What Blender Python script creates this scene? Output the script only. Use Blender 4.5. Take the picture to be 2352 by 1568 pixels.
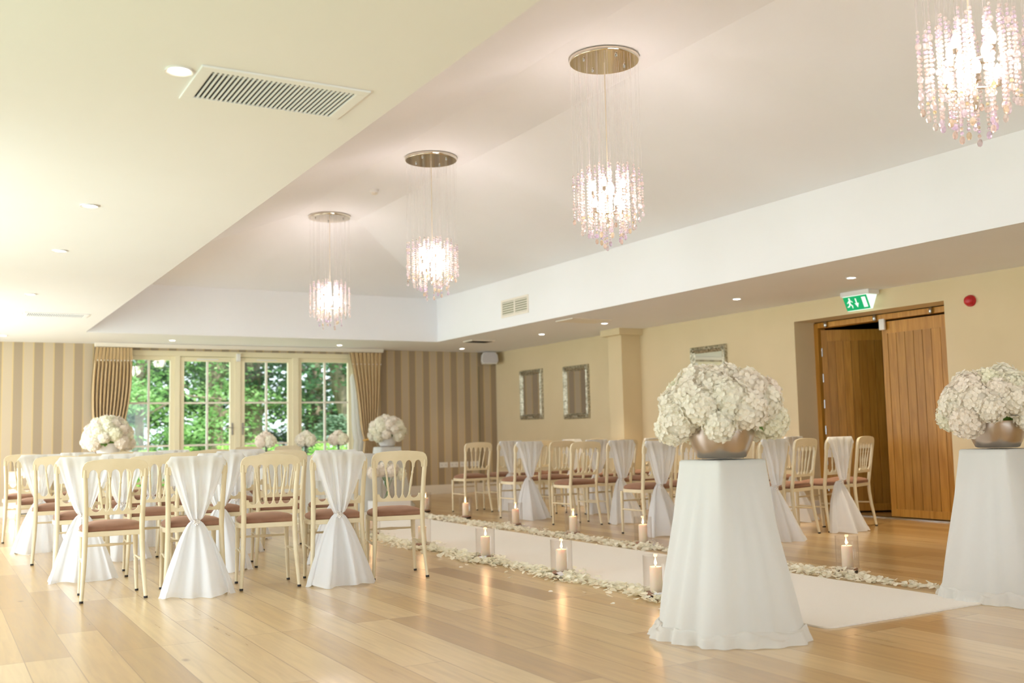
import bpy, bmesh, math, random
from mathutils import Vector, Matrix
PI = math.pi
random.seed(7)
SC = bpy.context.scene
COL = SC.collection
for o in list(bpy.data.objects): bpy.data.objects.remove(o)

# ------------------------------------------------------------ camera, world, sun, area lights, exposure
cam_d = bpy.data.cameras.new('camera'); cam = bpy.data.objects.new('camera', cam_d); COL.objects.link(cam)
YAW, PITCH, ROLL, FPX = 0.52142149, 0.089725, -0.02207179, 2325.083
cy, sy, cp, sp = math.cos(YAW), math.sin(YAW), math.cos(PITCH), math.sin(PITCH)
fw = Vector((sy*cp, cy*cp, sp)); rt = Vector((cy, -sy, 0)); up = rt.cross(fw)
cr, sr = math.cos(ROLL), math.sin(ROLL)
R2 = cr*rt + sr*up; U2 = -sr*rt + cr*up
m = Matrix((R2, U2, -fw)).transposed().to_4x4(); m.translation = Vector((0, 0, 1.0))
cam.matrix_world = m
cam_d.sensor_width = 36; cam_d.lens = FPX/2352*36; cam_d.clip_end = 300; cam_d.clip_start = .05
cam_d.dof.use_dof = True; cam_d.dof.focus_distance = 6.3; cam_d.dof.aperture_fstop = 2.0
SC.camera = cam

W = bpy.data.worlds.new('sky'); SC.world = W; W.use_nodes = True
W.node_tree.nodes['Background'].inputs[0].default_value = (0.80, 0.92, 1.0, 1)
W.node_tree.nodes['Background'].inputs[1].default_value = 2.0

def light(name, kind, loc, rot, energy, color=(1, 1, 1), size=None, size_y=None, **kw):
    d = bpy.data.lights.new(name, kind); d.energy = energy; d.color = color
    if kind == 'AREA':
        d.shape = 'RECTANGLE'; d.size = size; d.size_y = size_y
    for k, v in kw.items(): setattr(d, k, v)
    o = bpy.data.objects.new(name, d); COL.objects.link(o); o.location = loc; o.rotation_euler = rot
    return o
light('sun', 'SUN', (0, 30, 20), (math.radians(48), 0, math.radians(25)), 4.5, (1, .95, .85), angle=.05)
# daylight entering by the windows in the left wall and in the wall behind the camera
DAY = (0.85, 0.93, 1.0)
LEFT_WIN = [(0.6, 4.2), (5.2, 8.8), (10.4, 15.0)]
for (a, b), en in zip(LEFT_WIN, (34, 108, 195)):
    light('window_daylight', 'AREA', (-1.55, (a+b)/2, 1.25), (0, -PI/2, 0), en, DAY, 2.1, b-a)
light('window_daylight', 'AREA', (3.2, -3.9, 1.25), (PI/2, 0, 0), 80, DAY, 6.0, 2.1)

SC.view_settings.view_transform = 'Standard'
SC.view_settings.look = 'None'
SC.view_settings.exposure = 0.42
SC.view_settings.gamma = 1.0
SC.view_settings.use_curve_mapping = False

# ------------------------------------------------------------ materials
def s2l(c):
    c = c/255
    return c/12.92 if c <= .04045 else ((c+.055)/1.055)**2.4
def rgb(r, g, b): return (s2l(r), s2l(g), s2l(b), 1)
def mat(name, color, rough=.5, **kw):
    M = bpy.data.materials.new(name); M.use_nodes = True
    b = M.node_tree.nodes['Principled BSDF']
    b.inputs['Base Color'].default_value = color; b.inputs['Roughness'].default_value = rough
    for k, v in kw.items(): b.inputs[k.replace('_', ' ')].default_value = v
    return M
def nd(M, t, **kw):
    n = M.node_tree.nodes.new(t)
    for k, v in kw.items(): setattr(n, k, v)
    return n
def lk(M, a, b): M.node_tree.links.new(a, b)
def pb(M): return M.node_tree.nodes['Principled BSDF']
def noise_tint(M, c1, c2, scale=5, detail=3, coord='Object', sc=(1, 1, 1)):
    tc = nd(M, 'ShaderNodeTexCoord'); mp = nd(M, 'ShaderNodeMapping'); mp.inputs['Scale'].default_value = sc
    n = nd(M, 'ShaderNodeTexNoise'); n.inputs['Scale'].default_value = scale; n.inputs['Detail'].default_value = detail
    r = nd(M, 'ShaderNodeValToRGB'); r.color_ramp.elements[0].color = c1; r.color_ramp.elements[1].color = c2
    r.color_ramp.elements[0].position = .3; r.color_ramp.elements[1].position = .7
    lk(M, tc.outputs[coord], mp.inputs[0]); lk(M, mp.outputs[0], n.inputs[0]); lk(M, n.outputs[0], r.inputs[0])
    lk(M, r.outputs[0], pb(M).inputs['Base Color'])
    return n, r
def add_bump(M, src, strength=.1, dist=.01):
    b = nd(M, 'ShaderNodeBump'); b.inputs['Strength'].default_value = strength; b.inputs['Distance'].default_value = dist
    lk(M, src, b.inputs['Height']); lk(M, b.outputs[0], pb(M).inputs['Normal'])

M_ceil = mat('ceiling_paint', rgb(239, 239, 243), .8); noise_tint(M_ceil, rgb(238, 238, 241), rgb(240, 240, 244), 1.2)
M_wall = mat('cream_wall_paint', rgb(222, 204, 166), .75); noise_tint(M_wall, rgb(219, 201, 163), rgb(224, 206, 169), 1.5)
M_trim = mat('white_trim_paint', rgb(236, 228, 216), .4)
M_white = mat('white_plastic', rgb(235, 233, 230), .35)
M_dark = mat('dark_void', rgb(30, 20, 15), .9)
M_ventshade = mat('vent_gap_shade', rgb(28, 12, 10), .95)  # dark tone stands in for the shade inside the vents
M_frame = mat('cream_window_timber', rgb(238, 228, 196), .45)
M_chair = mat('cream_chair_lacquer', rgb(226, 210, 168), .32); noise_tint(M_chair, rgb(222, 207, 171), rgb(230, 216, 184), 9)
M_foot = mat('black_rubber', rgb(40, 33, 30), .6)
M_velvet = mat('brown_velvet', rgb(140, 92, 78), .75, Sheen_Weight=.35, Sheen_Roughness=.4)
pb(M_velvet).inputs['Sheen Tint'].default_value = rgb(235, 195, 165)
noise_tint(M_velvet, rgb(132, 92, 70), rgb(160, 118, 92), 6, 4)
M_silver = mat('pewter_metal', rgb(200, 190, 182), .28, Metallic=1.0)
noise_tint(M_silver, rgb(190, 180, 172), rgb(212, 204, 196), 4)
M_chrome = mat('polished_chrome', rgb(225, 215, 200), .06, Metallic=1.0)
M_handle = mat('brushed_steel', rgb(190, 190, 190), .25, Metallic=1.0)
M_mirror = mat('mirror_glass', rgb(235, 235, 230), .01, Metallic=1.0)
M_mframe = mat('antique_silver_frame', rgb(196, 188, 160), .35, Metallic=.85)
n, r = noise_tint(M_mframe, rgb(120, 112, 88), rgb(225, 220, 200), 40, 5); add_bump(M_mframe, n.outputs[0], .9, .012)
M_curtain = mat('gold_tan_curtain', rgb(196, 166, 122), .6, Sheen_Weight=.3)
noise_tint(M_curtain, rgb(190, 160, 114), rgb(208, 180, 136), 8, 2, sc=(6, 6, .3))
M_gold = mat('gold_cord', rgb(225, 175, 90), .4)
M_carpet = mat('ivory_carpet', rgb(236, 226, 208), .95, Sheen_Weight=.3)
n, r = noise_tint(M_carpet, rgb(244, 236, 222), rgb(252, 246, 235), 500, 2); add_bump(M_carpet, n.outputs[0], .5, .004)
M_red = mat('red_plastic', rgb(190, 25, 35), .35)
M_wax = mat('ivory_wax', rgb(250, 234, 214), .5, Subsurface_Weight=.5, Subsurface_Scale=.03)
M_blackbase = mat('black_wood_base', rgb(38, 28, 26), .45)
M_sand = mat('tan_wood_disc', rgb(170, 130, 105), .6)
M_paper = mat('white_card', rgb(240, 240, 248), .6)
M_wick = mat('candle_wick', rgb(40, 30, 25), .9)
M_leaf = mat('green_leaf', rgb(110, 150, 60), .5)
M_stem = mat('green_stem', rgb(95, 140, 75), .5)
M_speaker = mat('white_grille', rgb(205, 200, 203), .6)
M_trunk = mat('bark', rgb(120, 105, 90), .9); n, r = noise_tint(M_trunk, rgb(95, 82, 70), rgb(165, 150, 130), 3, 5, sc=(3, 3, .5)); add_bump(M_trunk, n.outputs[0], .8, .05)
M_grass = mat('lawn_grass', rgb(120, 165, 70), .9); noise_tint(M_grass, rgb(95, 150, 60), rgb(150, 190, 90), 3, 5)
M_letterface = mat('peach_letter_face', rgb(245, 214, 190), .5)
M_stone = mat('pale_patio_stone', rgb(215, 205, 190), .8)

def emit(name, color, strength):
    M = bpy.data.materials.new(name); M.use_nodes = True; nt = M.node_tree
    nt.nodes.remove(nt.nodes['Principled BSDF'])
    e = nt.nodes.new('ShaderNodeEmission'); e.inputs[0].default_value = color; e.inputs[1].default_value = strength
    nt.links.new(e.outputs[0], nt.nodes['Material Output'].inputs[0]); return M
M_bulb = emit('lit_bulb', (1, .9, .78, 1), 9)
M_down = emit('lit_downlight', (1, .95, .85, 1), 14)
M_flame = emit('candle_flame', (1, .74, .42, 1), 9)
M_exitg = emit('exit_sign_green', rgb(40, 180, 110), .75)
M_exitw = emit('exit_sign_white', rgb(225, 245, 225), 1.0)

def cloth(name, col, sheer, scale=400):
    M = bpy.data.materials.new(name); M.use_nodes = True; nt = M.node_tree
    nt.nodes.remove(nt.nodes['Principled BSDF'])
    d = nt.nodes.new('ShaderNodeBsdfDiffuse'); d.inputs[0].default_value = col
    t = nt.nodes.new('ShaderNodeBsdfTranslucent'); t.inputs[0].default_value = col
    tr = nt.nodes.new('ShaderNodeBsdfTransparent')
    a = nt.nodes.new('ShaderNodeMixShader'); a.inputs[0].default_value = .42
    b = nt.nodes.new('ShaderNodeMixShader')
    lw = nt.nodes.new('ShaderNodeLayerWeight'); lw.inputs[0].default_value = .35
    mr = nt.nodes.new('ShaderNodeMapRange'); mr.inputs[3].default_value = sheer; mr.inputs[4].default_value = 0
    nt.links.new(lw.outputs['Facing'], mr.inputs[0]); nt.links.new(mr.outputs[0], b.inputs[0])
    nt.links.new(d.outputs[0], a.inputs[1]); nt.links.new(t.outputs[0], a.inputs[2])
    nt.links.new(a.outputs[0], b.inputs[1]); nt.links.new(tr.outputs[0], b.inputs[2])
    nt.links.new(b.outputs[0], nt.nodes['Material Output'].inputs[0]); return M
M_sash = cloth('white_chiffon', (.95, .965, .99, 1), .20)
M_drape = cloth('ivory_chiffon_drape', (.93, .93, .90, 1), .16)
M_lining = cloth('white_lining', (.9, .9, .88, 1), .1)

# hydrangea petals: cream with bloom-to-bloom variation
def petal_mat():
    M = mat('cream_petal', rgb(252, 240, 222), .6, Sheen_Weight=.5)
    oi = nd(M, 'ShaderNodeObjectInfo'); r = nd(M, 'ShaderNodeValToRGB')
    e = r.color_ramp.elements; e[0].color = rgb(255, 253, 232); e[1].color = rgb(255, 246, 234)
    x = e.new(.5); x.color = rgb(255, 251, 238)
    geo = nd(M, 'ShaderNodeTexNoise'); geo.inputs['Scale'].default_value = 9
    mix = nd(M, 'ShaderNodeMixRGB', blend_type='MULTIPLY'); mix.inputs[0].default_value = .08
    r2 = nd(M, 'ShaderNodeValToRGB'); r2.color_ramp.elements[0].color = rgb(240, 225, 185); r2.color_ramp.elements[0].position = .35
    r2.color_ramp.elements[1].position = .6
    lk(M, oi.outputs['Random'], r.inputs[0]); lk(M, geo.outputs[0], r2.inputs[0])
    lk(M, r.outputs[0], mix.inputs[1]); lk(M, r2.outputs[0], mix.inputs[2])
    lk(M, mix.outputs[0], pb(M).inputs['Base Color'])
    t = nd(M, 'ShaderNodeBsdfTranslucent'); lk(M, mix.outputs[0], t.inputs[0])
    ms = nd(M, 'ShaderNodeMixShader'); ms.inputs[0].default_value = .35
    out = M.node_tree.nodes['Material Output']
    lk(M, pb(M).outputs[0], ms.inputs[1]); lk(M, t.outputs[0], ms.inputs[2]); lk(M, ms.outputs[0], out.inputs[0])
    return M
M_petal = petal_mat()

# foliage with leaf-to-leaf variation
def foliage(name, dark, mid, lite):
    M = mat(name, mid, .5)
    g = nd(M, 'ShaderNodeNewGeometry'); r = nd(M, 'ShaderNodeValToRGB'); e = r.color_ramp.elements
    e[0].color = dark; e[1].color = lite; x = e.new(.5); x.color = mid
    lk(M, g.outputs['Random Per Island'], r.inputs[0]); lk(M, r.outputs[0], pb(M).inputs['Base Color'])
    t = nd(M, 'ShaderNodeBsdfTranslucent'); lk(M, r.outputs[0], t.inputs[0])
    ms = nd(M, 'ShaderNodeMixShader'); ms.inputs[0].default_value = .45
    out = M.node_tree.nodes['Material Output']
    lk(M, pb(M).outputs[0], ms.inputs[1]); lk(M, t.outputs[0], ms.inputs[2]); lk(M, ms.outputs[0], out.inputs[0])
    return M
M_fol1 = foliage('beech_foliage', rgb(120, 165, 105), rgb(150, 192, 125), rgb(180, 214, 150))
M_fol2 = foliage('dark_foliage', rgb(72, 112, 84), rgb(90, 132, 96), rgb(116, 158, 112))
M_fol3 = foliage('hedge_foliage', rgb(120, 180, 80), rgb(170, 215, 110), rgb(215, 240, 150))

# glass that lets light pass cheaply
def thin_glass(name, tint=(1, 1, 1, 1), refl=.10):
    M = bpy.data.materials.new(name); M.use_nodes = True; nt = M.node_tree
    nt.nodes.remove(nt.nodes['Principled BSDF'])
    g = nt.nodes.new('ShaderNodeBsdfGlossy'); g.inputs['Roughness'].default_value = .02
    tr = nt.nodes.new('ShaderNodeBsdfTransparent'); tr.inputs[0].default_value = tint
    f = nt.nodes.new('ShaderNodeLayerWeight'); f.inputs[0].default_value = .5
    p5 = nt.nodes.new('ShaderNodeMath'); p5.operation = 'POWER'; p5.inputs[1].default_value = 4
    nt.links.new(f.outputs['Facing'], p5.inputs[0])
    mm = nt.nodes.new('ShaderNodeMath'); mm.operation = 'MULTIPLY_ADD'; mm.inputs[1].default_value = refl*5; mm.inputs[2].default_value = .03
    mm.use_clamp = True
    b = nt.nodes.new('ShaderNodeMixShader')
    nt.links.new(p5.outputs[0], mm.inputs[0]); nt.links.new(mm.outputs[0], b.inputs[0])
    nt.links.new(tr.outputs[0], b.inputs[1]); nt.links.new(g.outputs[0], b.inputs[2])
    nt.links.new(b.outputs[0], nt.nodes['Material Output'].inputs[0]); return M
M_glass = thin_glass('window_glass', refl=.05)
M_hglass = thin_glass('hurricane_glass', (.97, .96, .95, 1), .08)

# cut crystal: mostly clear, glossy facets and scattering
def crystal_mat():
    M = bpy.data.materials.new('cut_crystal'); M.use_nodes = True; nt = M.node_tree
    nt.nodes.remove(nt.nodes['Principled BSDF'])
    g = nt.nodes.new('ShaderNodeBsdfGlass'); g.inputs['Roughness'].default_value = .0; g.inputs['IOR'].default_value = 1.5
    t = nt.nodes.new('ShaderNodeBsdfTranslucent')
    gi = nt.nodes.new('ShaderNodeNewGeometry'); r = nt.nodes.new('ShaderNodeValToRGB'); e = r.color_ramp.elements
    e[0].color = (1, .90, .86, 1); e[1].color = (1, .93, .70, 1); x = e.new(.5); x.color = (1, .97, .97, 1); x = e.new(.8); x.color = (.93, .85, 1, 1)
    nt.links.new(gi.outputs['Random Per Island'], r.inputs[0])
    nt.links.new(r.outputs[0], t.inputs[0]); nt.links.new(r.outputs[0], g.inputs[0])
    a = nt.nodes.new('ShaderNodeMixShader'); a.inputs[0].default_value = .36
    nt.links.new(g.outputs[0], a.inputs[1]); nt.links.new(t.outputs[0], a.inputs[2])
    nt.links.new(a.outputs[0], nt.nodes['Material Output'].inputs[0]); return M
M_crystal = crystal_mat()
M_wire = mat('fine_wire', rgb(225, 212, 190), .4)

def floor_mat():
    M = mat('oak_plank_floor', rgb(200, 165, 115), .3, Coat_Weight=1.0, Coat_Roughness=.27, Coat_IOR=1.7)
    tc = nd(M, 'ShaderNodeTexCoord'); mp = nd(M, 'ShaderNodeMapping'); mp.inputs['Rotation'].default_value = (0, 0, PI/2)
    br = nd(M, 'ShaderNodeTexBrick'); br.offset = .37; br.offset_frequency = 3; br.squash = 1
    i = br.inputs; i['Scale'].default_value = 1; i['Brick Width'].default_value = 1.75; i['Row Height'].default_value = .2
    i['Mortar Size'].default_value = .0022; i['Mortar Smooth'].default_value = .3; i['Bias'].default_value = 0
    i['Color1'].default_value = (0, 0, 0, 1); i['Color2'].default_value = (1, 1, 1, 1); i['Mortar'].default_value = (.5, .5, .5, 1)
    lk(M, tc.outputs['Object'], mp.inputs[0]); lk(M, mp.outputs[0], br.inputs[0])
    r = nd(M, 'ShaderNodeValToRGB'); e = r.color_ramp.elements
    e[0].color = rgb(176, 136, 80); e[1].color = rgb(232, 202, 150); x = e.new(.2); x.color = rgb(204, 166, 108); x = e.new(.65); x.color = rgb(219, 184, 126)
    lk(M, br.outputs['Color'], r.inputs[0])
    m2 = nd(M, 'ShaderNodeMapping'); m2.inputs['Scale'].default_value = (14, .9, 1)
    n = nd(M, 'ShaderNodeTexNoise'); n.inputs['Scale'].default_value = 2.2; n.inputs['Detail'].default_value = 7; n.inputs['Distortion'].default_value = .6
    # shift the grain per plank so it breaks at the joints
    ad = nd(M, 'ShaderNodeVectorMath', operation='MULTIPLY_ADD'); ad.inputs[1].default_value = (3, 9, 7)
    lk(M, br.outputs['Color'], ad.inputs[0]); lk(M, m2.outputs[0], ad.inputs[2])
    lk(M, tc.outputs['Object'], m2.inputs[0]); lk(M, ad.outputs[0], n.inputs[0])
    r2 = nd(M, 'ShaderNodeValToRGB'); r2.color_ramp.elements[0].color = (.78, .74, .68, 1); r2.color_ramp.elements[0].position = .32
    r2.color_ramp.elements[1].position = .62; r2.color_ramp.elements[1].color = (1, 1, 1, 1)
    lk(M, n.outputs[0], r2.inputs[0])
    mx = nd(M, 'ShaderNodeMixRGB', blend_type='MULTIPLY'); mx.inputs[0].default_value = .85
    lk(M, r.outputs[0], mx.inputs[1]); lk(M, r2.outputs[0], mx.inputs[2])
    # knots
    v = nd(M, 'ShaderNodeTexVoronoi'); v.inputs['Scale'].default_value = 1.6
    m3 = nd(M, 'ShaderNodeMapping'); m3.inputs['Scale'].default_value = (1.6, .8, 1)
    lk(M, tc.outputs['Object'], m3.inputs[0]); lk(M, m3.outputs[0], v.inputs[0])
    r3 = nd(M, 'ShaderNodeValToRGB'); r3.color_ramp.elements[0].color = (.35, .25, .17, 1); r3.color_ramp.elements[0].position = .012
    r3.color_ramp.elements[1].position = .06; r3.color_ramp.elements[1].color = (1, 1, 1, 1)
    lk(M, v.outputs['Distance'], r3.inputs[0])
    mk = nd(M, 'ShaderNodeMixRGB', blend_type='MULTIPLY'); mk.inputs[0].default_value = .85
    lk(M, mx.outputs[0], mk.inputs[1]); lk(M, r3.outputs[0], mk.inputs[2])
    mg = nd(M, 'ShaderNodeMixRGB'); mg.inputs[2].default_value = rgb(128, 92, 58)
    sc = nd(M, 'ShaderNodeMath', operation='MULTIPLY'); sc.inputs[1].default_value = .8
    lk(M, br.outputs['Fac'], sc.inputs[0]); lk(M, sc.outputs[0], mg.inputs[0]); lk(M, mk.outputs[0], mg.inputs[1])
    lk(M, mg.outputs[0], pb(M).inputs['Base Color'])
    rr = nd(M, 'ShaderNodeMapRange'); rr.inputs[3].default_value = .24; rr.inputs[4].default_value = .36
    lk(M, n.outputs[0], rr.inputs[0]); lk(M, rr.outputs[0], pb(M).inputs['Roughness'])
    bp = nd(M, 'ShaderNodeBump'); bp.inputs['Strength'].default_value = .12; bp.inputs['Distance'].default_value = .002; bp.invert = True
    lk(M, br.outputs['Fac'], bp.inputs['Height']); lk(M, bp.outputs[0], pb(M).inputs['Normal'])
    return M
M_floor = floor_mat()

def stripe_mat():
    M = mat('striped_wallpaper', rgb(170, 145, 110), .42)
    tc = nd(M, 'ShaderNodeTexCoord'); sx = nd(M, 'ShaderNodeSeparateXYZ'); lk(M, tc.outputs['Object'], sx.inputs[0])
    a = nd(M, 'ShaderNodeMath', operation='SUBTRACT'); a.inputs[1].default_value = .974-.26*20
    d = nd(M, 'ShaderNodeMath', operation='DIVIDE'); d.inputs[1].default_value = .26
    f = nd(M, 'ShaderNodeMath', operation='FRACT')
    lk(M, sx.outputs[0], a.inputs[0]); lk(M, a.outputs[0], d.inputs[0]); lk(M, d.outputs[0], f.inputs[0])
    r = nd(M, 'ShaderNodeValToRGB'); r.color_ramp.interpolation = 'CONSTANT'; e = r.color_ramp.elements
    dk, lt, ye = rgb(162, 144, 120), rgb(192, 175, 150), rgb(200, 176, 130)
    e[0].position = 0; e[0].color = dk; e[1].position = .43; e[1].color = ye
    x = e.new(.50); x.color = lt; x = e.new(.93); x.color = ye
    lk(M, f.outputs[0], r.inputs[0]); lk(M, r.outputs[0], pb(M).inputs['Base Color'])
    return M
M_stripe = stripe_mat()

def wood_mat(name, c1, c2, axis_scale, rough=.4):
    M = mat(name, c1, rough)
    tc = nd(M, 'ShaderNodeTexCoord'); mp = nd(M, 'ShaderNodeMapping'); mp.inputs['Scale'].default_value = axis_scale
    n = nd(M, 'ShaderNodeTexNoise'); n.inputs['Scale'].default_value = 3; n.inputs['Detail'].default_value = 7; n.inputs['Distortion'].default_value = .8
    r = nd(M, 'ShaderNodeValToRGB'); r.color_ramp.elements[0].color = c1; r.color_ramp.elements[1].color = c2
    r.color_ramp.elements[0].position = .3; r.color_ramp.elements[1].position = .7
    lk(M, tc.outputs['Object'], mp.inputs[0]); lk(M, mp.outputs[0], n.inputs[0]); lk(M, n.outputs[0], r.inputs[0])
    g = nd(M, 'ShaderNodeNewGeometry'); hv = nd(M, 'ShaderNodeHueSaturation')
    mr = nd(M, 'ShaderNodeMapRange'); mr.inputs[3].default_value = .82; mr.inputs[4].default_value = 1.12
    lk(M, g.outputs['Random Per Island'], mr.inputs[0]); lk(M, mr.outputs[0], hv.inputs['Value'])
    lk(M, r.outputs[0], hv.inputs['Color']); lk(M, hv.outputs[0], pb(M).inputs['Base Color'])
    return M
M_oak = wood_mat('oak_door', rgb(170, 116, 34), rgb(202, 148, 62), (10, 10, .7))

# ------------------------------------------------------------ mesh helpers
class MB:
    def __init__(s): s.v = []; s.f = []
    def add(s, verts, faces):
        b = len(s.v); s.v += [tuple(v) for v in verts]; s.f += [tuple(i+b for i in f) for f in faces]
    def box(s, x0, x1, y0, y1, z0, z1):
        s.add([(x0, y0, z0), (x1, y0, z0), (x1, y1, z0), (x0, y1, z0), (x0, y0, z1), (x1, y0, z1), (x1, y1, z1), (x0, y1, z1)],
              [(0, 3, 2, 1), (4, 5, 6, 7), (0, 1, 5, 4), (1, 2, 6, 5), (2, 3, 7, 6), (3, 0, 4, 7)])
    def tube(s, pts, rad, n=8, cap=True, flat=None):
        P = [Vector(p) for p in pts]
        if not hasattr(rad, '__len__'): rad = [rad]*len(P)
        rings = []; ref = None
        for i, p in enumerate(P):
            t = (P[min(i+1, len(P)-1)]-P[max(i-1, 0)]).normalized()
            if ref is None: ref = Vector((0, 0, 1)) if abs(t.z) < .9 else Vector((1, 0, 0))
            a = t.cross(ref).normalized(); b = a.cross(t).normalized(); ref = b
            rings.append([p+rad[i]*(math.cos(2*PI*k/n)*a+math.sin(2*PI*k/n)*b) for k in range(n)])
        vs = [v for r in rings for v in r]; fs = []
        for i in range(len(P)-1):
            for k in range(n): fs.append((i*n+k, i*n+(k+1) % n, (i+1)*n+(k+1) % n, (i+1)*n+k))
        if cap: fs += [tuple(range(n))[::-1], tuple((len(P)-1)*n+k for k in range(n))]
        s.add(vs, fs)
    def lathe(s, prof, n=24, c=(0, 0, 0), cap0=True, cap1=True):
        vs = []; fs = []
        for (r, z) in prof:
            vs += [(c[0]+r*math.cos(2*PI*k/n), c[1]+r*math.sin(2*PI*k/n), c[2]+z) for k in range(n)]
        for i in range(len(prof)-1):
            for k in range(n): fs.append((i*n+k, i*n+(k+1) % n, (i+1)*n+(k+1) % n, (i+1)*n+k))
        if cap0: fs.append(tuple(range(n))[::-1])
        if cap1: fs.append(tuple((len(prof)-1)*n+k for k in range(n)))
        s.add(vs, fs)
    def prism(s, poly, fn, t0, t1):
        """poly: 2D points; fn(a,b,t) -> xyz"""
        n = len(poly)
        vs = [fn(a, b, t0) for a, b in poly]+[fn(a, b, t1) for a, b in poly]
        fs = [tuple(range(n)), tuple(range(n, 2*n))[::-1]]+[(i, i+n, (i+1) % n+n, (i+1) % n) for i in range(n)]
        s.add(vs, fs)
    def grid(s, pts, closed=False):
        nr, nc = len(pts), len(pts[0]); vs = [p for r in pts for p in r]; fs = []
        for i in range(nr-1):
            for j in range(nc if closed else nc-1):
                fs.append((i*nc+j, i*nc+(j+1) % nc, (i+1)*nc+(j+1) % nc, (i+1)*nc+j))
        s.add(vs, fs)
    def sphere(s, c, r, nu=8, nv=6, sz=1):
        prof = [(max(r*math.sin(PI*i/nv), 1e-4), -r*sz*math.cos(PI*i/nv)) for i in range(nv+1)]
        s.lathe(prof, nu, c, False, False)
    def build(s, name, m, parent=None, smooth=False, bevel=0, normals=True):
        me = bpy.data.meshes.new(name); me.from_pydata(s.v, [], s.f); me.update()
        if normals or bevel:
            bm = bmesh.new(); bm.from_mesh(me)
            bmesh.ops.recalc_face_normals(bm, faces=bm.faces)
            if bevel:
                ed = [e for e in bm.edges if len(e.link_faces) == 2 and e.calc_face_angle(0) > .6]
                bmesh.ops.bevel(bm, geom=ed, offset=bevel, segments=2, affect='EDGES', profile=.7)
            ng = [f for f in bm.faces if len(f.verts) > 12]
            if ng: bmesh.ops.triangulate(bm, faces=ng)
            bm.to_mesh(me); bm.free()
        me.materials.append(m)
        if smooth:
            for p in me.polygons: p.use_smooth = True
            try: me.set_sharp_from_angle(angle=math.radians(50))
            except Exception: pass
        o = bpy.data.objects.new(name, me); COL.objects.link(o)
        if parent: o.parent = parent
        return o
def tag(o, label=None, cat=None, group=None, kind=None):
    if label: o['label'] = label
    if cat: o['category'] = cat
    if group: o['group'] = group
    if kind: o['kind'] = kind
    return o
def empty(name, loc=(0, 0, 0), rz=0):
    o = bpy.data.objects.new(name, None); COL.objects.link(o); o.location = loc; o.rotation_euler = (0, 0, rz)
    o.empty_display_size = .1
    return o
KIDS = {}
def copy_tree(o, parent=None):
    c = o.copy(); COL.objects.link(c); c.parent = parent
    for ch in [x for x in bpy.data.objects if x.parent == o and x != c]: copy_tree(ch, c)
    return c
def place(o, loc, rz=0, s=1):
    o.location = loc; o.rotation_euler = (0, 0, rz); o.scale = (s, s, s); return o
def struct(o): o['kind'] = 'structure'; return o

# ------------------------------------------------------------ room shell
XL, XR, YB, YF, ZC = -1.2, 8.62, -3.5, 15.6, 2.41
CX0, CX1, CY0, CY1 = 1.70, 6.71, -1.6, 13.98   # raised coffer
ZM, ZT = 3.07, 3.71
b = MB(); b.box(XL-.3, 12.5, YB-.3, YF+.1, -.1, 0); struct(b.build('floor', M_floor))
b = MB()   # soffits and coffer
b.box(XL-.2, CX0, YB-.2, YF+.1, ZC, ZC+.12)
b.box(CX1, XR+.3, YB-.2, YF+.1, ZC, ZC+.12)
b.box(CX0, CX1, CY1, YF+.1, ZC, ZC+.12)
b.box(CX0, CX1, YB-.2, CY0, ZC, ZC+.12)
b.box(CX0-.1, CX0, CY0, CY1, ZC+.12, ZM); b.box(CX1, CX1+.1, CY0, CY1, ZC+.12, ZM)
b.box(CX0-.1, CX1+.1, CY1, CY1+.1, ZC+.12, ZM); b.box(CX0-.1, CX1+.1, CY0-.1, CY0, ZC+.12, ZM)
D = 2.1
lo = [(CX0, CY0, ZM), (CX1, CY0, ZM), (CX1, CY1, ZM), (CX0, CY1, ZM)]
hi = [(CX0+D, CY0+D, ZT), (CX1-D, CY0+D, ZT), (CX1-D, CY1-D, ZT), (CX0+D, CY1-D, ZT)]
b.add(lo+hi, [(0, 1, 5, 4), (1, 2, 6, 5), (2, 3, 7, 6), (3, 0, 4, 7), (4, 5, 6, 7)])
lo2 = [(x, y, z+.12) for x, y, z in lo]; hi2 = [(x, y, z+.12) for x, y, z in hi]
b.add(lo2+hi2, [(0, 1, 5, 4), (1, 2, 6, 5), (2, 3, 7, 6), (3, 0, 4, 7), (4, 5, 6, 7)])
struct(b.build('ceiling', M_ceil, normals=False))
# far wall with window opening
WX0, WX1, WZ = 2.33, 6.02, 2.33
b = MB(); b.box(XL-.2, WX0, YF, YF+.3, 0, ZC); b.box(WX1, XR+.4, YF, YF+.3, 0, ZC); b.box(WX0, WX1, YF, YF+.3, WZ, ZC)
struct(b.build('wall_far', M_stripe))
# right wall, door recess
DY0, DY1, DZ = 6.46, 8.46, 2.20
b = MB(); b.box(XR, XR+.33, YB-.2, DY0, 0, ZC); b.box(XR, XR+.33, DY1, YF, 0, ZC); b.box(XR, XR+.33, DY0, DY1, DZ, ZC)
b.box(8.30, XR, 11.40, 11.72, 0, ZC-.05); b.box(8.22, XR, 11.33, 11.79, ZC-.09, ZC)
struct(b.build('wall_right', M_wall))
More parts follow.
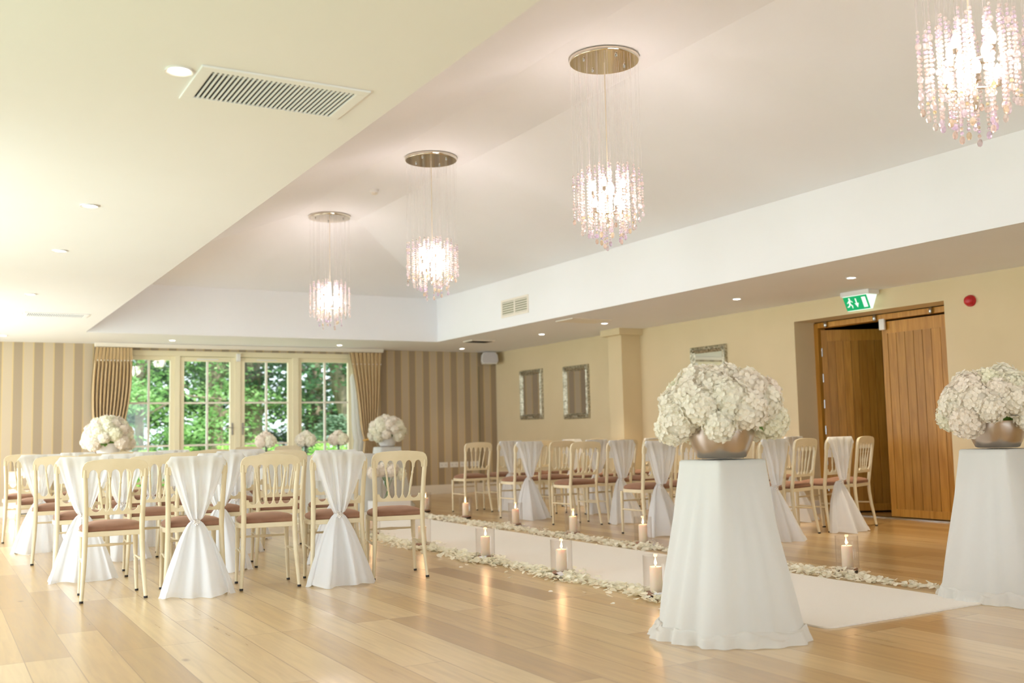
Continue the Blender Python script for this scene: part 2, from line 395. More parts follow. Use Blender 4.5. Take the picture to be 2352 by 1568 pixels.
# left wall with three windows
b = MB(); ys = [YB-.2]+[v for w in LEFT_WIN for v in w]+[YF+.1]
for i in range(0, len(ys), 2): b.box(XL-.2, XL, ys[i], ys[i+1], 0, ZC)
for (a, c) in LEFT_WIN: b.box(XL-.2, XL, a, c, 2.3, ZC); b.box(XL-.2, XL, a, c, 0, .2)
struct(b.build('wall_left', M_wall))
b = MB(); b.box(XL-.2, .2, YB-.2, YB, 0, ZC); b.box(6.2, XR+.3, YB-.2, YB, 0, ZC); b.box(.2, 6.2, YB-.2, YB, 2.3, ZC); b.box(.2, 6.2, YB-.2, YB, 0, .2)
struct(b.build('wall_back', M_wall))
# skirting
b = MB(); b.box(XL, WX0-.05, YF-.022, YF, 0, .15); struct(b.build('baseboard_left', M_trim, bevel=.004))
b = MB(); b.box(WX1+.05, XR, YF-.022, YF, 0, .15); struct(b.build('baseboard_far', M_trim, bevel=.004))
b = MB(); b.box(XR-.022, XR, 11.72, YF-.03, 0, .15); b.box(8.28, 8.30, 11.38, 11.74, 0, .15); b.box(8.28, XR, 11.38, 11.40, 0, .15)
b.box(XR-.022, XR, DY1-.02, 11.37, 0, .15); b.box(XR-.022, XR+.3, DY1-.022, DY1-.0005, 0, .15); b.box(XR-.022, XR, YB, DY0, 0, .15)
struct(b.build('baseboard_right', M_trim))

def window_unit(name, x0, x1, z0, z1, y, bars_x, bars_z, fr=.06, dep=.07, cols=M_frame):
    root = struct(empty(name, ((x0+x1)/2, y, z0)))
    ox, oz = (x0+x1)/2, z0
    f = MB()
    f.box(x0-ox, x0-ox+fr, 0, dep, 0, z1-z0); f.box(x1-ox-fr, x1-ox, 0, dep, 0, z1-z0)
    f.box(x0-ox+fr, x1-ox-fr, 0, dep, z1-z0-fr, z1-z0); f.box(x0-ox+fr, x1-ox-fr, 0, dep, 0, fr*1.5)
    f.build('window_frame', cols, root, bevel=.006)
    g = MB(); gb = .028
    for bx in bars_x: g.box(bx-ox-gb/2, bx-ox+gb/2, .012, dep-.012, fr*1.5, z1-z0-fr)
    for bz in bars_z: g.box(x0-ox+fr, x1-ox-fr, .016, dep-.016, bz-oz-gb/2, bz-oz+gb/2)
    g.build('glazing_bar', M_trim, root)
    p = MB(); p.box(x0-ox+fr, x1-ox-fr, dep/2-.003, dep/2+.003, fr*1.5, z1-z0-fr); p.build('pane', M_glass, root)
    return root
BZ = [.30, .916, 1.55]
w1 = window_unit('window_1', 2.41, 3.14, .02, 2.25, 15.62, [2.78], BZ)
w4 = window_unit('window_2', 5.04, 5.94, .02, 2.25, 15.62, [5.49], BZ)
d1 = window_unit('door_2', 3.215, 4.035, .02, 2.245, 15.61, [3.628], BZ, .068)
d2 = window_unit('door_3', 4.125, 4.945, .02, 2.245, 15.61, [4.535], BZ, .068)
# fixed outer frame and mullions
b = MB(); b.box(WX0, 2.41, 15.60, 15.75, 0, WZ); b.box(5.94, WX1, 15.60, 15.75, 0, WZ)
b.box(3.14, 3.215, 15.585, 15.75, 0, 2.25); b.box(4.945, 5.04, 15.585, 15.75, 0, 2.25); b.box(4.035, 4.125, 15.595, 15.70, 0, 2.25)
b.box(2.41, 5.94, 15.59, 15.75, 2.25, WZ); b.box(WX0, WX1, 15.60, 15.75, 0, .02)
struct(b.build('trim_1', M_frame, bevel=.005))
# handles, trickle vents
def handle(root, sx):
    b = MB(); ox = root.location.x; z0 = root.location.z
    x = 4.0 if sx < 0 else 4.16
    b.box(x-.013-ox, x+.013-ox, -.012, .0, 1.06-z0, 1.24-z0); b.tube([(x-ox, -.012, 1.17-z0), (x-ox, -.05, 1.17-z0)], .008)
    b.tube([(x-ox, -.05, 1.17-z0), (x-ox+sx*.11, -.052, 1.17-z0)], .009)
    b.build('door_handle', M_handle, root, smooth=True)
    v = MB(); v.box(-.16, .16, -.012, 0, 2.20-z0, 2.216-z0); v.build('trickle_vent', M_white, root)
handle(d1, -1); handle(d2, 1)
b = MB(); b.box(-.03, .03, -.05, 0, -.06, .06)
o = b.build('door_contact', M_white, bevel=.012); o.location = (4.08, 15.585, 2.24)
tag(o, 'small white sensor box at the head of the glazed doors where they meet', 'sensor')
# left wall and back windows: frames with glass
def side_window(name, a, c):
    root = struct(empty(name, (XL-.1, (a+c)/2, .2))); h = (c-a)/2; f = MB()
    f.box(-.05, .05, -h, -h+.07, 0, 2.1); f.box(-.05, .05, h-.07, h, 0, 2.1); f.box(-.05, .05, -h, h, 0, .07); f.box(-.05, .05, -h, h, 2.03, 2.1)
    for k in (-1, 0, 1): f.box(-.045, .045, k*h*.5-.04, k*h*.5+.04, .07, 2.03)
    f.build('window_frame', M_frame, root)
    p = MB(); p.box(-.003, .003, -h, h, 0, 2.1); p.build('pane', M_glass, root)
for i, (a, c) in enumerate(LEFT_WIN): side_window('window_%d' % (i+3), a, c)
root = struct(empty('window_6', (3.2, YB-.1, .2))); f = MB()
for k in range(7): f.box(-3+k-.04, -3+k+.04, -.05, .05, 0, 2.1)
f.box(-3, 3, -.05, .05, 0, .07); f.box(-3, 3, -.05, .05, 2.03, 2.1); f.build('window_frame', M_frame, root)
p = MB(); p.box(-3, 3, -.003, .003, 0, 2.1); p.build('pane', M_glass, root)

# ------------------------------------------------------------ oak door in the right wall
dr = struct(empty('door_1', (8.95, 7.46, 0)))
b = MB(); b.box(-.02, .10, .94, 1.0, 0, 2.19); b.box(-.02, .10, -1.0, -.96, 0, 2.19); b.box(-.02, .10, -.96, .94, 2.13, 2.19)
b.build('door_frame', M_oak, dr, bevel=.004)
def leaf(width):
    """leaf built from its hinge at the origin along -Y, thickness in +X"""
    b = MB(); n = 8; w = (width-.14)/n; zt = 2.11
    b.box(0, .045, -.07, 0, .02, zt); b.box(0, .045, -width, -width+.07, .02, zt)
    b.box(0, .045, -width+.07, -.07, zt-.13, zt); b.box(0, .045, -width+.07, -.07, .02, .10)
    for k in range(n):
        b.box(.006, .039, -.07-(k+1)*w+.003, -.07-k*w-.003, .10, zt-.13)
    b.box(.014, .03, -width+.06, -.06, .08, zt-.1)
    return b
l1 = leaf(.87).build('door_leaf', M_oak, dr, normals=True); l1.location = (.03, .94, 0); l1.rotation_euler = (0, 0, math.radians(60))
l1['label'] = 'open plank door leaf'
l2 = leaf(1.02); l2.v = [(x, -y, z) for x, y, z in l2.v]
l2 = l2.build('door_leaf', M_oak, dr); l2.location = (.02, -.96, 0); l2['label'] = 'closed plank door leaf'
for z in (1.85, 1.55, 1.25, .95, .6, .3):
    b = MB(); b.box(-.028, .028, -.012, .0, -.05, .05); b.tube([(0, -.014, -.055), (0, -.014, .055)], .009)
    o = b.build('hinge', M_handle, l1, bevel=.002); o.location = (.02, .004, z)
for y in (-.62, .10, .80):
    b = MB(); b.lathe([(.012, -.035), (.02, -.02), (.02, .02), (.01, .035)], 10); o = b.build('door_stop', M_handle, dr, smooth=True); o.location = (-.04, y, 2.16)
b = MB(); b.box(-.03, 0, -.035, .035, -.06, .06); o = b.build('door_sensor', M_white, dr, bevel=.008); o.location = (-.0, .02, 2.08)
b = MB(); b.box(-.05, .06, -.96, .94, 0, .012); b.build('threshold', M_handle, dr)
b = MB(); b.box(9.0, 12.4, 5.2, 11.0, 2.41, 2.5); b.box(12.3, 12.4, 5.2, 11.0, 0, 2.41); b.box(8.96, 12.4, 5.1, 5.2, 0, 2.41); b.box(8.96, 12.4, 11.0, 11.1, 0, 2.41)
struct(b.build('wall_lobby', mat('lobby_painted_shade', rgb(70, 56, 46), .8)))  # walls coloured dark to stand in for the unlit lobby

# ------------------------------------------------------------ curtains and track
b = MB(); b.box(-2.2, 2.2, -.06, .06, 0, .035); b.box(-2.2, 2.2, -.045, .045, -.02, 0)
o = b.build('curtain_track', M_trim, bevel=.004); o.location = (4.2, 15.42, 2.372); tag(o, 'long white curtain track fixed along the ceiling above the garden doors', 'curtain track')
def curtain(name, top, tie, bottom, ztie, lean, label, lining, nf=11, dp=.055):
    x0, x1 = top; t0, t1 = tie; b0, b1 = bottom
    root = empty(name, ((x0+x1)/2, 15.42, 0)); ox = (x0+x1)/2
    def edges(z):
        if z >= ztie:
            f = (z-ztie)/(2.345-ztie); g = f**.55
            return t0+(x0-t0)*g-lean*math.sin(PI*f)*.05, t1+(x1-t1)*g+(.05 if lean > 0 else -.0)*math.sin(PI*f)
        f = (ztie-z)/ztie; g = min(1, f*1.6)**.7
        return t0+(b0-t0)*g, t1+(b1-t1)*g
    rows = []
    for i in range(60):
        z = 2.345-i*(2.325/59); a, c = edges(z); row = []
        amp = dp if z < 2.12 else .018+.02*(abs(z-2.16) > .03)
        if abs(z-ztie) < .12: amp *= .35+.65*abs(z-ztie)/.12
        for j in range(157):
            u = j/156; ph = 2*PI*nf*u+.6*math.sin(3*u+z*1.3)
            y = amp*math.sin(ph)*(1 if z < 2.2 else .7)+.012*math.sin(ph*2+z*2)
            row.append((a+(c-a)*u-ox+.006*math.cos(ph), y, z))
        rows.append(row)
    g = MB(); g.grid(rows); g.build('drape', M_curtain, root, smooth=True, normals=False)
    t = MB()
    for k in range(nf): t.sphere((x0+(x1-x0)*(k+.75)/nf-ox, -.05, 2.155), .008, 8, 6)
    t.build('pleat_button', M_white, root, smooth=True)
    t = MB(); c = (t0+t1)/2-ox; w = (t1-t0)/2+.02
    t.tube([(c+w*math.cos(2*PI*k/24), .055*math.sin(2*PI*k/24), ztie+.02*math.cos(2*PI*k/24)) for k in range(25)], .014, 8, False)
    t.build('tieback', M_gold, root, smooth=True)
    rows = []
    for i in range(30):
        z = 2.0-i*(1.95/29); f = (z-ztie)/(2.345-ztie); a, c = edges(z)
        if lining > 0: e0, e1 = a+.06, c-.08
        elif lining < 0: e0, e1 = a-.14*(1-max(f, 0))*(z < 2.0)-.01, a+.1
        else: e0, e1 = c-.1, c+.02
        rows.append([(e0+(e1-e0)*j/20-ox, .05+.012*math.sin(j*1.1+z), z) for j in range(21)])
    g = MB(); g.grid(rows); g.build('lining', M_lining, root, smooth=True, normals=False)
    tag(root, label, 'curtain')
curtain('curtain', (2.0, 2.50), (2.02, 2.28), (1.95, 2.42), .95, 1, 'gold-tan pinch-pleated curtain tied back at the left side of the garden doors', 1)
curtain('curtain', (5.82, 6.37), (6.08, 6.24), (6.0, 6.36), .95, -1, 'gold-tan pinch-pleated curtain with white lining at the right of the garden doors', -1, 8, .026)

# ------------------------------------------------------------ ceiling fixtures
def downlight():
    root = empty('downlight')
    b = MB(); b.lathe([(.05, .0), (.052, -.008), (.038, -.004), (.036, .0)], 24, cap0=False, cap1=False); b.build('trim_ring', M_white, root, smooth=True)
    b = MB(); b.lathe([(.036, -.003), (.034, -.006)], 24); b.build('lamp', M_down, root)
    return root
DL = [(.79, 3.89, 'left soffit, beside the large slatted grille'), (.79, 6.42, 'left soffit, second from the camera'), (.79, 8.04, 'left soffit, third from the camera'),
      (.79, 10.53, 'left soffit, fourth from the camera'), (.79, 12.14, 'left soffit, beside the far slatted grille'), (.79, 14.71, 'left soffit, closest to the striped wall'),
      (2.94, 14.78, 'far soffit, left of the curtain track middle'), (5.46, 14.87, 'far soffit, near the right curtain'), (7.63, 14.95, 'right soffit, in front of the white speaker'),
      (7.64, 12.43, 'right soffit, near the farther wall mirrors'), (7.68, 10.91, 'right soffit, at the corner of the white access panel'),
      (7.65, 8.34, 'right soffit, left of the exit sign'), (7.63, 6.72, 'right soffit, above the exit sign')]
dproto = downlight()
for i, (x, y, w) in enumerate(DL):
    o = dproto if i == 0 else copy_tree(dproto)
    place(o, (x, y, ZC)); tag(o, 'round lit recessed downlight in the '+w, 'downlight', 'recessed downlights')
    if x > 7: light('downlight_beam', 'SPOT', (x, y, ZC-.03), (0, 0, 0), 95 if y < 12 else 25, (1, .84, .62), spot_size=math.radians(75), spot_blend=.8, shadow_soft_size=.04)
def grille(loc, sx, sy, label):
    root = empty('air_grille', loc); hx, hy = sx/2, sy/2; w = .045
    f = MB(); f.box(-hx, hx, -hy, -hy+w, -.008, 0); f.box(-hx, hx, hy-w, hy, -.008, 0); f.box(-hx, -hx+w, -hy+w, hy-w, -.008, 0); f.box(hx-w, hx, -hy+w, hy-w, -.008, 0)
    f.build('grille_frame', M_ceil, root, bevel=.003)
    n = 31; st = (sx-2*w)/n
    s = MB(); s.box(-hx+w, hx-w, -hy+w+.03, -hy+w+.034, -.001, .0)
    for k in range(n+1): x = -hx+w+k*st; s.box(x-.0035, x+.0035, -hy+w, hy-w, -.007, -.0005)
    s.build('slats', M_ceil, root)
    d = MB(); d.box(-hx+w, hx-w, -hy+w, hy-w, -.0004, -.0001); d.build('gap_shade', M_ventshade, root)  # flat dark sheet painted as the shade between the slats
    tag(root, label, 'air vent', 'slatted ceiling grilles')
grille((1.195, 4.0, ZC), .68, .42, 'large slatted white air grille in the left soffit nearest the camera')
grille((1.17, 12.17, ZC), .66, .38, 'distant slatted air grille in the left soffit above the striped wall')
o = MB(); o.box(-.3, .3, -.2, .2, -.012, 0); o = o.build('access_panel', M_trim, bevel=.004); o.location = (7.21, 10.7, ZC)
tag(o, 'flat white rectangular access panel in the right soffit', 'ceiling panel')
root = empty('ceiling_vent', (7.26, 13.65, ZC)); f = MB(); f.box(-.2, .2, -.15, .15, -.015, 0); f.build('vent_frame', M_trim, root)
f = MB()
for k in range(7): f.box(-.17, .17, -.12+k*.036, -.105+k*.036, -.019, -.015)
f.build('slats', M_ventshade, root); tag(root, 'small dark-slatted vent in the right soffit near the striped wall corner', 'air vent')  # dark bars reuse the painted vent shade tone
# wall register on the bulkhead face
root = empty('wall_register', (CX1, 11.58, 2.67)); f = MB()
f.box(-.012, 0, -.36, .36, -.12, -.09); f.box(-.012, 0, -.36, .36, .09, .12); f.box(-.012, 0, -.36, -.33, -.09, .09); f.box(-.012, 0, .33, .36, -.09, .09); f.box(-.012, 0, -.015, .015, -.09, .09)
f.build('register_frame', M_trim, root, bevel=.002)
f = MB()
for k in range(6): f.box(-.009, -.003, -.33, .33, -.085+k*.031, -.072+k*.031)
f.build('louvres', M_trim, root); f = MB(); f.box(-.002, -.0005, -.33, .33, -.09, .09); f.build('gap_shade', mat('register_shadow', rgb(150, 150, 125), .9), root)  # flat grey sheet tinted as the shade behind the louvres
tag(root, 'white louvred air register on the upright face of the right bulkhead', 'air vent')
# smoke detector
root = empty('smoke_detector', (4.2, 10.30, ZT)); f = MB(); f.lathe([(.055, 0), (.055, -.012), (.048, -.03)], 20); f.build('base', M_white, root, smooth=True)
f = MB(); f.lathe([(.038, -.03), (.036, -.045), (.02, -.052)], 20); f.build('sensor_head', M_trim, root, smooth=True)
tag(root, 'small white round smoke detector on the raised ceiling', 'smoke detector')

# ------------------------------------------------------------ chandeliers
def chandelier():
    root = empty('chandelier')     # origin at the ceiling plate
    b = MB(); b.lathe([(.245, 0), (.255, -.008), (.255, -.028), (.25, -.034)], 64); b.build('ceiling_plate', M_chrome, root, smooth=True)
    for k in range(4):
        a = PI/4+k*PI/2; q = MB(); q.lathe([(.009, 0), (.009, -.012), (.004, -.018)], 12); o = q.build('plate_screw', M_handle, root, smooth=True)
        o.location = (.17*math.cos(a), .17*math.sin(a), -.034)
    b = MB(); b.tube([(0, 0, -.034), (0, 0, -.98)], .004, 8); b.build('cable', M_wire, root)
    b = MB(); b.tube([(0, 0, -.90), (0, 0, -1.24)], .011, 10); b.lathe([(.012, -.04), (.02, -.02), (.02, 0)], 12, (0, 0, -1.22))
    for z in (-.98, -1.12):
        for k in range(4):
            a = k*PI/2+(0 if z > -1 else PI/4); b.tube([(0, 0, z-.03), (.06*math.cos(a), .06*math.sin(a), z-.035), (.11*math.cos(a), .11*math.sin(a), z-.03)], .006, 8)
            b.lathe([(.014, -.03), (.016, 0)], 10, (.11*math.cos(a), .11*math.sin(a), z-.0))
    b.build('lamp_frame', M_chrome, root, smooth=True)
    for z in (-.98, -1.12):
        for k in range(4):
            a = k*PI/2+(0 if z > -1 else PI/4); q = MB()
            q.lathe([(.01, 0), (.017, .015), (.02, .03), (.017, .048), (.008, .066), (.001, .078)], 12)
            o = q.build('bulb', M_bulb, root, smooth=True); o.location = (.11*math.cos(a), .11*math.sin(a), z)
    rnd = random.Random(3)
    protos = {}
    rings = [(.245, 18, -.84, -1.13), (.20, 15, -.81, -1.20), (.15, 11, -.79, -1.26), (.09, 7, -.78, -1.31)]
    for r, n, zt, zb in rings:
        for k in range(n):
            a = 2*PI*(k+rnd.random()*.5)/n; L = (zt-zb)+rnd.uniform(-.03, .03); top = zt-rnd.uniform(0, .06)
            rr = r*rnd.uniform(.94, 1.02); q = MB()
            q.tube([(0, 0, -.034), (0, 0, top-L)], .0006, 3)
            z = top; j = 0
            while z > top-L:
                big = (j % 7 == 3); s = .016 if (big and rnd.random() < .55) else rnd.uniform(.0075, .0095)
                q.sphere((0, 0, z-s), s, 7, 4); z -= 2*s+.004; j += 1
            q.sphere((0, 0, z-.02), .013, 6, 4, 1.6)
            o = q.build('crystal_strand', M_crystal, root, normals=False); o.location = (rr*math.cos(a), rr*math.sin(a), 0)
    return root
ch = chandelier()
CH = [(2.92, 'crystal strand chandelier nearest the camera, cut off by the top right corner'), (5.87, 'second crystal strand chandelier, hanging from a bronze-toned mirrored plate above the flower pedestals'),
      (8.83, 'third crystal strand chandelier, between the smoke detector and the right bulkhead'), (11.76, 'farthest crystal strand chandelier, nearest the garden doors')]
for i, (y, lb) in enumerate(CH):
    o = ch if i == 0 else copy_tree(ch)
    place(o, (4.2, y, ZT), i*.7); tag(o, lb, 'chandelier', 'crystal chandeliers over the aisle')
    light('chandelier_light', 'POINT', (4.2, y, 2.66), (0, 0, 0), 28, (1, .87, .83), shadow_soft_size=.12)

# ------------------------------------------------------------ wall things
def wall_mirror(y0, y1, z0, z1, label, rz=0):
    root = empty('wall_mirror', (XR, (y0+y1)/2, (z0+z1)/2)); hy, hz = (y1-y0)/2, (z1-z0)/2; w = .085
    rows = []
    prof = [(0, 0), (.0, .02), (.15, .04), (.4, .03), (.6, .042), (.85, .022), (1, .014)]
    for (t, h) in prof:
        a, c = hy-w*t, hz-w*t; row = []
        for (p0, p1) in [((-a, -c), (a, -c)), ((a, -c), (a, c)), ((a, c), (-a, c)), ((-a, c), (-a, -c))]:
            for k in range(14):
                f = k/14; dd = .005*math.sin(k*2.7)*(t*(1-t)*4)
                row.append((-h-dd, p0[0]+(p1[0]-p0[0])*f, p0[1]+(p1[1]-p0[1])*f))
        rows.append(row)
    g = MB(); g.grid(rows, True)
    for sy in (-1, 1):
        for sz in (-1, 1):
            for k in range(5):
                g.sphere((-.035, sy*(hy-.045-.02*math.cos(k*1.3)), sz*(hz-.045-.02*math.sin(k*1.3))), .016, 8, 5)
    for sz in (-1, 1):
        for k in (-2, -1, 0, 1, 2): g.sphere((-.035, k*.03, sz*(hz-.04+abs(k)*.006)), .017, 8, 5)
    g.build('mirror_frame', M_mframe, root, smooth=True)
    p = MB(); p.box(-.014, -.004, -hy+w-.005, hy-w+.005, -hz+w-.005, hz-w+.005); p.build('mirror_plate', M_mirror, root)
    tag(root, label, 'mirror', 'silver-framed mirrors on the right wall'); return root
wall_mirror(14.02, 14.73, 1.21, 2.03, 'silver-framed wall mirror nearest the striped wall corner')
wall_mirror(12.68, 13.38, 1.19, 2.01, 'silver-framed wall mirror just beyond the wall pilaster')
wall_mirror(9.61, 10.29, 1.19, 2.05, 'silver-framed wall mirror between pilaster and oak door, half hidden by flowers')
# exit sign
root = empty('exit_sign', (8.45, 7.39, 2.41)); b = MB(); b.box(-.03, .13, -.19, .19, -.05, 0); b.build('housing', M_white, root, bevel=.006)
b = MB(); b.add([(-.03, -.16, -.05), (.13, -.16, -.05), (.13, .16, -.05), (-.03, .16, -.05), (.035, -.155, -.20), (.065, -.155, -.20), (.065, .155, -.20), (.035, .155, -.20)],
      [(0, 3, 2, 1), (4, 5, 6, 7), (0, 1, 5, 4), (1, 2, 6, 5), (2, 3, 7, 6), (3, 0, 4, 7)])
b.build('diffuser', M_exitw, root)
def facept(a, c, d):   # a in -1..1 along the sign (left in view = +Y), c 0..1 downwards
    x0, x1 = -.03, .035; return (x0+(x1-x0)*c-d, -a*.157, -.05-.15*c)
b = MB(); b.prism([(-1, .04), (1, .04), (.99, .98), (-.99, .98)], facept, .0015, .003); b.build('green_panel', M_exitg, root)
def quad(pts): b.prism(pts, facept, .0035, .0045)
b = MB(); quad([(.52, .16), (.85, .16), (.85, .86), (.52, .86)]); b.build('door_symbol', M_exitw, root)
b = MB(); quad([(-.04, .2), (.06, .2), (.06, .55), (-.04, .55)]); quad([(-.16, .52), (.18, .52), (.01, .82)]); b.build('arrow_symbol', M_exitw, root)
b = MB(); quad([(-.5+.07*math.cos(k*PI/5), .2+.09*math.sin(k*PI/5)) for k in range(10)])
quad([(-.62, .3), (-.45, .28), (-.5, .55), (-.63, .52)]); quad([(-.5, .3), (-.32, .45), (-.28, .42), (-.45, .27)]); quad([(-.6, .32), (-.78, .45), (-.76, .5), (-.58, .4)])
quad([(-.6, .5), (-.5, .52), (-.36, .66), (-.4, .84), (-.46, .82), (-.45, .68), (-.58, .6)]); quad([(-.62, .5), (-.54, .54), (-.64, .72), (-.84, .76), (-.84, .7), (-.68, .64)])
b.build('running_figure_symbol', M_exitw, root)
tag(root, 'lit green exit sign with running figure and down arrow above the oak doors', 'exit sign')
# red sounder
root = empty('fire_alarm', (XR, 6.16, 2.16)); root.rotation_euler = (0, -PI/2, 0)
b = MB(); b.lathe([(.055, 0), (.056, .02), (.05, .028)], 28); b.build('back_box', M_red, root, smooth=True)
b = MB(); b.lathe([(.046, .028), (.044, .05), (.03, .062), (.012, .064)], 28); b.build('sounder', M_red, root, smooth=True)
tag(root, 'round red fire alarm sounder on the cream wall right of the doors', 'fire alarm')
# speaker
root = empty('wall_speaker', (8.36, 15.40, 2.19)); b = MB()
pl = [(-.13, 0), (.13, 0), (.155, .06), (.14, .16), (.09, .205), (-.09, .205), (-.14, .16), (-.155, .06)]
b.prism(pl, lambda a, c, t: (a*(1-.35*t), -.11+.22*t, c), 0, 1); b.build('cabinet', M_white, root, bevel=.01)
b = MB(); b.prism([(x*.92, .01+z*.92) for x, z in pl], lambda a, c, t: (a, -.112-.006*t, c), 0, 1); b.build('speaker_grille', M_speaker, root, bevel=.003)
b = MB(); b.tube([(0, .1, .1), (0, .2, .1)], .015); b.build('bracket', M_handle, root)
root.rotation_euler = (0, 0, math.radians(-12))
tag(root, 'white speaker mounted high in the corner of the striped wall', 'speaker')
b = MB(); b.box(-.012, .012, -.016, 0, 0, 2.0); o = b.build('cable_conduit', mat('conduit_paint', rgb(140, 128, 104), .5)); o.location = (8.27, 15.6, .16)
tag(o, 'thin grey-brown cable conduit running down the striped wall below the speaker', 'conduit')
for i, x in enumerate((7.57, 7.77, 7.96, 8.16)):
    root = empty('wall_socket', (x, 15.6, .48)); b = MB(); b.box(-.077, .077, -.01, 0, -.045, .045); b.build('face_plate', M_white, root, bevel=.003)
    b = MB()
    for s in (-.04, .04):
        b.box(s-.014, s-.008, -.0112, -.0098, -.012, -.006); b.box(s+.008, s+.014, -.0112, -.0098, -.012, -.006); b.box(s-.003, s+.003, -.0112, -.0098, -.002, .008)
    b.build('pin_slots', M_foot, root)
    tag(root, ['leftmost white double socket low on the striped wall', 'white double socket second from the left on the striped wall', 'white double socket third from the left on the striped wall', 'rightmost white double socket on the striped wall, behind a chair back'][i], 'wall socket', 'white double sockets')

# ------------------------------------------------------------ carpet and petals
b = MB(); NX = 8
pts = []
x0, x1, y0, y1, r = 3.855, 5.10, 3.66, 14.2, .07
pl = [(x0+r-r*math.cos(a), y0+r-r*math.sin(a)) for a in [k*PI/12 for k in range(7)]]+[(x1-r+r*math.sin(a), y0+r-r*math.cos(a)) for a in [k*PI/12 for k in range(7)]]+[(x1, y1), (x0, y1)]
b.prism([(x-x0, y-y0) for x, y in pl], lambda a, c, t: (a, c, t), 0.0005, .009)
o = b.build('aisle_runner', M_carpet); o.location = (x0, y0, 0); tag(o, 'long ivory carpet runner laid down the aisle over the oak floor', 'carpet')

def petal_verts(rnd, s, c, cur=.4):
    """cupped rounded petal"""
    az = rnd.uniform(0, 2*PI); t1 = rnd.uniform(-.5, .5); t2 = rnd.uniform(-.4, .4)
    Mx = Matrix.Rotation(az, 3, 'Z') @ Matrix.Rotation(t1, 3, 'X') @ Matrix.Rotation(t2, 3, 'Y')
    P = [(-.12, -.5, 0), (.12, -.5, 0), (.46, .0, cur*.3), (.36, .42, cur*.45), (0, .55, cur*.35), (-.36, .42, cur*.45), (-.46, .0, cur*.3), (0, .05, -.05)]
    vs = [Mx @ (Vector(p)*s) for p in P]; mz = min(v.z for v in vs)
    vs = [(v.x+c[0], v.y+c[1], v.z-mz+c[2]) for v in vs]
    return vs, [(0, 1, 7), (1, 2, 7), (2, 3, 7), (3, 4, 7), (4, 5, 7), (5, 6, 7), (6, 0, 7)]
NEAR_C = [4.93, 6.06, 7.20, 8.37, 9.60, 10.8]; FAR_C = [4.96, 7.16, 8.31, 9.53, 10.82, 12.1]
def petal_drift(name, xc, ya, yb, cs, dens, label, seed):
    rnd = random.Random(seed); b = MB(); N = int(dens*(yb-ya))
    for i in range(N):
        if rnd.random() < .45:
            c = rnd.choice(cs); y = rnd.gauss(c, .17)
            x = xc+rnd.gauss(0, .075); h = rnd.uniform(0, .035)*math.exp(-((y-c)/.2)**2)
        else:
            y = rnd.uniform(ya, yb); x = xc+rnd.gauss(0, .05)+.025*math.sin(y*5); h = rnd.uniform(0, .014)
        if not ya < y < yb: continue
        if any((x-xc)**2+(y-c)**2 < .085**2 for c in cs): continue
        vs, fs = petal_verts(rnd, rnd.uniform(.026, .050), (x-xc, y-ya, .001+h)); b.add(vs, fs)
    o = b.build(name, M_petal, normals=False); o.location = (xc, ya, 0)
    tag(o, label, 'petals', kind='stuff')
petal_drift('petal_drift', 3.80, 4.45, 12.4, NEAR_C, 520, 'drift of white flower petals along the left edge of the carpet runner', 1)
petal_drift('petal_drift', 5.27, 3.9, 13.6, FAR_C, 420, 'drift of white flower petals along the right edge of the carpet runner', 2)
# stray single petals
rnd = random.Random(9); pm = MB(); vs, fs = petal_verts(rnd, .03, (0, 0, .001)); pm.add(vs, fs)
pp = pm.build('flower_petal', M_petal, normals=False)
for i, (x, y) in enumerate([(3.55, 5.35), (3.5, 6.2), (3.45, 4.9), (3.58, 7.0), (3.52, 7.8), (3.62, 5.8), (3.4, 5.5), (5.55, 9.0), (5.6, 9.25), (3.56, 4.6), (3.48, 6.9)]):
    o = pp if i == 0 else pp.copy()
    if i: COL.objects.link(o)
    o.location = (x, y, 0); o.rotation_euler = (0, 0, i*1.7)
    tag(o, 'single white petal strayed onto the bare oak floor beside the petal drift', 'petal', 'stray petals on the bare floor')

# ------------------------------------------------------------ candles in hurricane glasses
def hurricane():
    root = empty('hurricane_candle')
    b = MB(); b.lathe([(.060, 0), (.066, .006), (.066, .014), (.060, .018)], 28); b.build('base', M_blackbase, root, smooth=True)
    b = MB(); b.lathe([(.064, .018), (.066, .024), (.064, .032)], 28); b.build('wooden_disc', M_sand, root, smooth=True)
    b = MB(); b.lathe([(.074, .030), (.077, .034), (.077, .248), (.0755, .249), (.0745, .248), (.0745, .034)], 40, cap0=False, cap1=False); b.build('glass_cylinder', M_hglass, root, smooth=True)
    c = MB(); c.lathe([(.036, .033), (.0375, .036), (.0375, .176), (.034, .182), (.028, .178), (.008, .174)], 28); c = c.build('pillar_candle', M_wax, root, smooth=True)
    w = MB(); w.tube([(0, 0, .173), (.001, 0, .186), (.003, 0, .194)], .0013, 6); w.build('wick', M_wick, c)
    f = MB(); f.lathe([(.001, 0), (.006, .008), (.0075, .016), (.005, .030), (.0015, .044), (.0003, .050)], 12); f = f.build('flame', M_flame, c, smooth=True); f.location = (.003, 0, .188)
    return root
hp = hurricane()
def put_h(first, x, y, label, s=1):
    o = hp if first else copy_tree(hp)
    place(o, (x, y, .001), x*3+y); tag(o, label, 'candle', 'hurricane candles along the aisle'); o.scale = (s, s, s)
    light('candle_glow', 'POINT', (x, y, .235), (0, 0, 0), .35, (1, .55, .25), shadow_soft_size=.012)
nn = ['nearest the camera, beside the large draped pedestal', 'second from the camera', 'third from the camera', 'behind the last chair of the front left row', 'low behind the front left chairs', 'deep behind the left chairs']
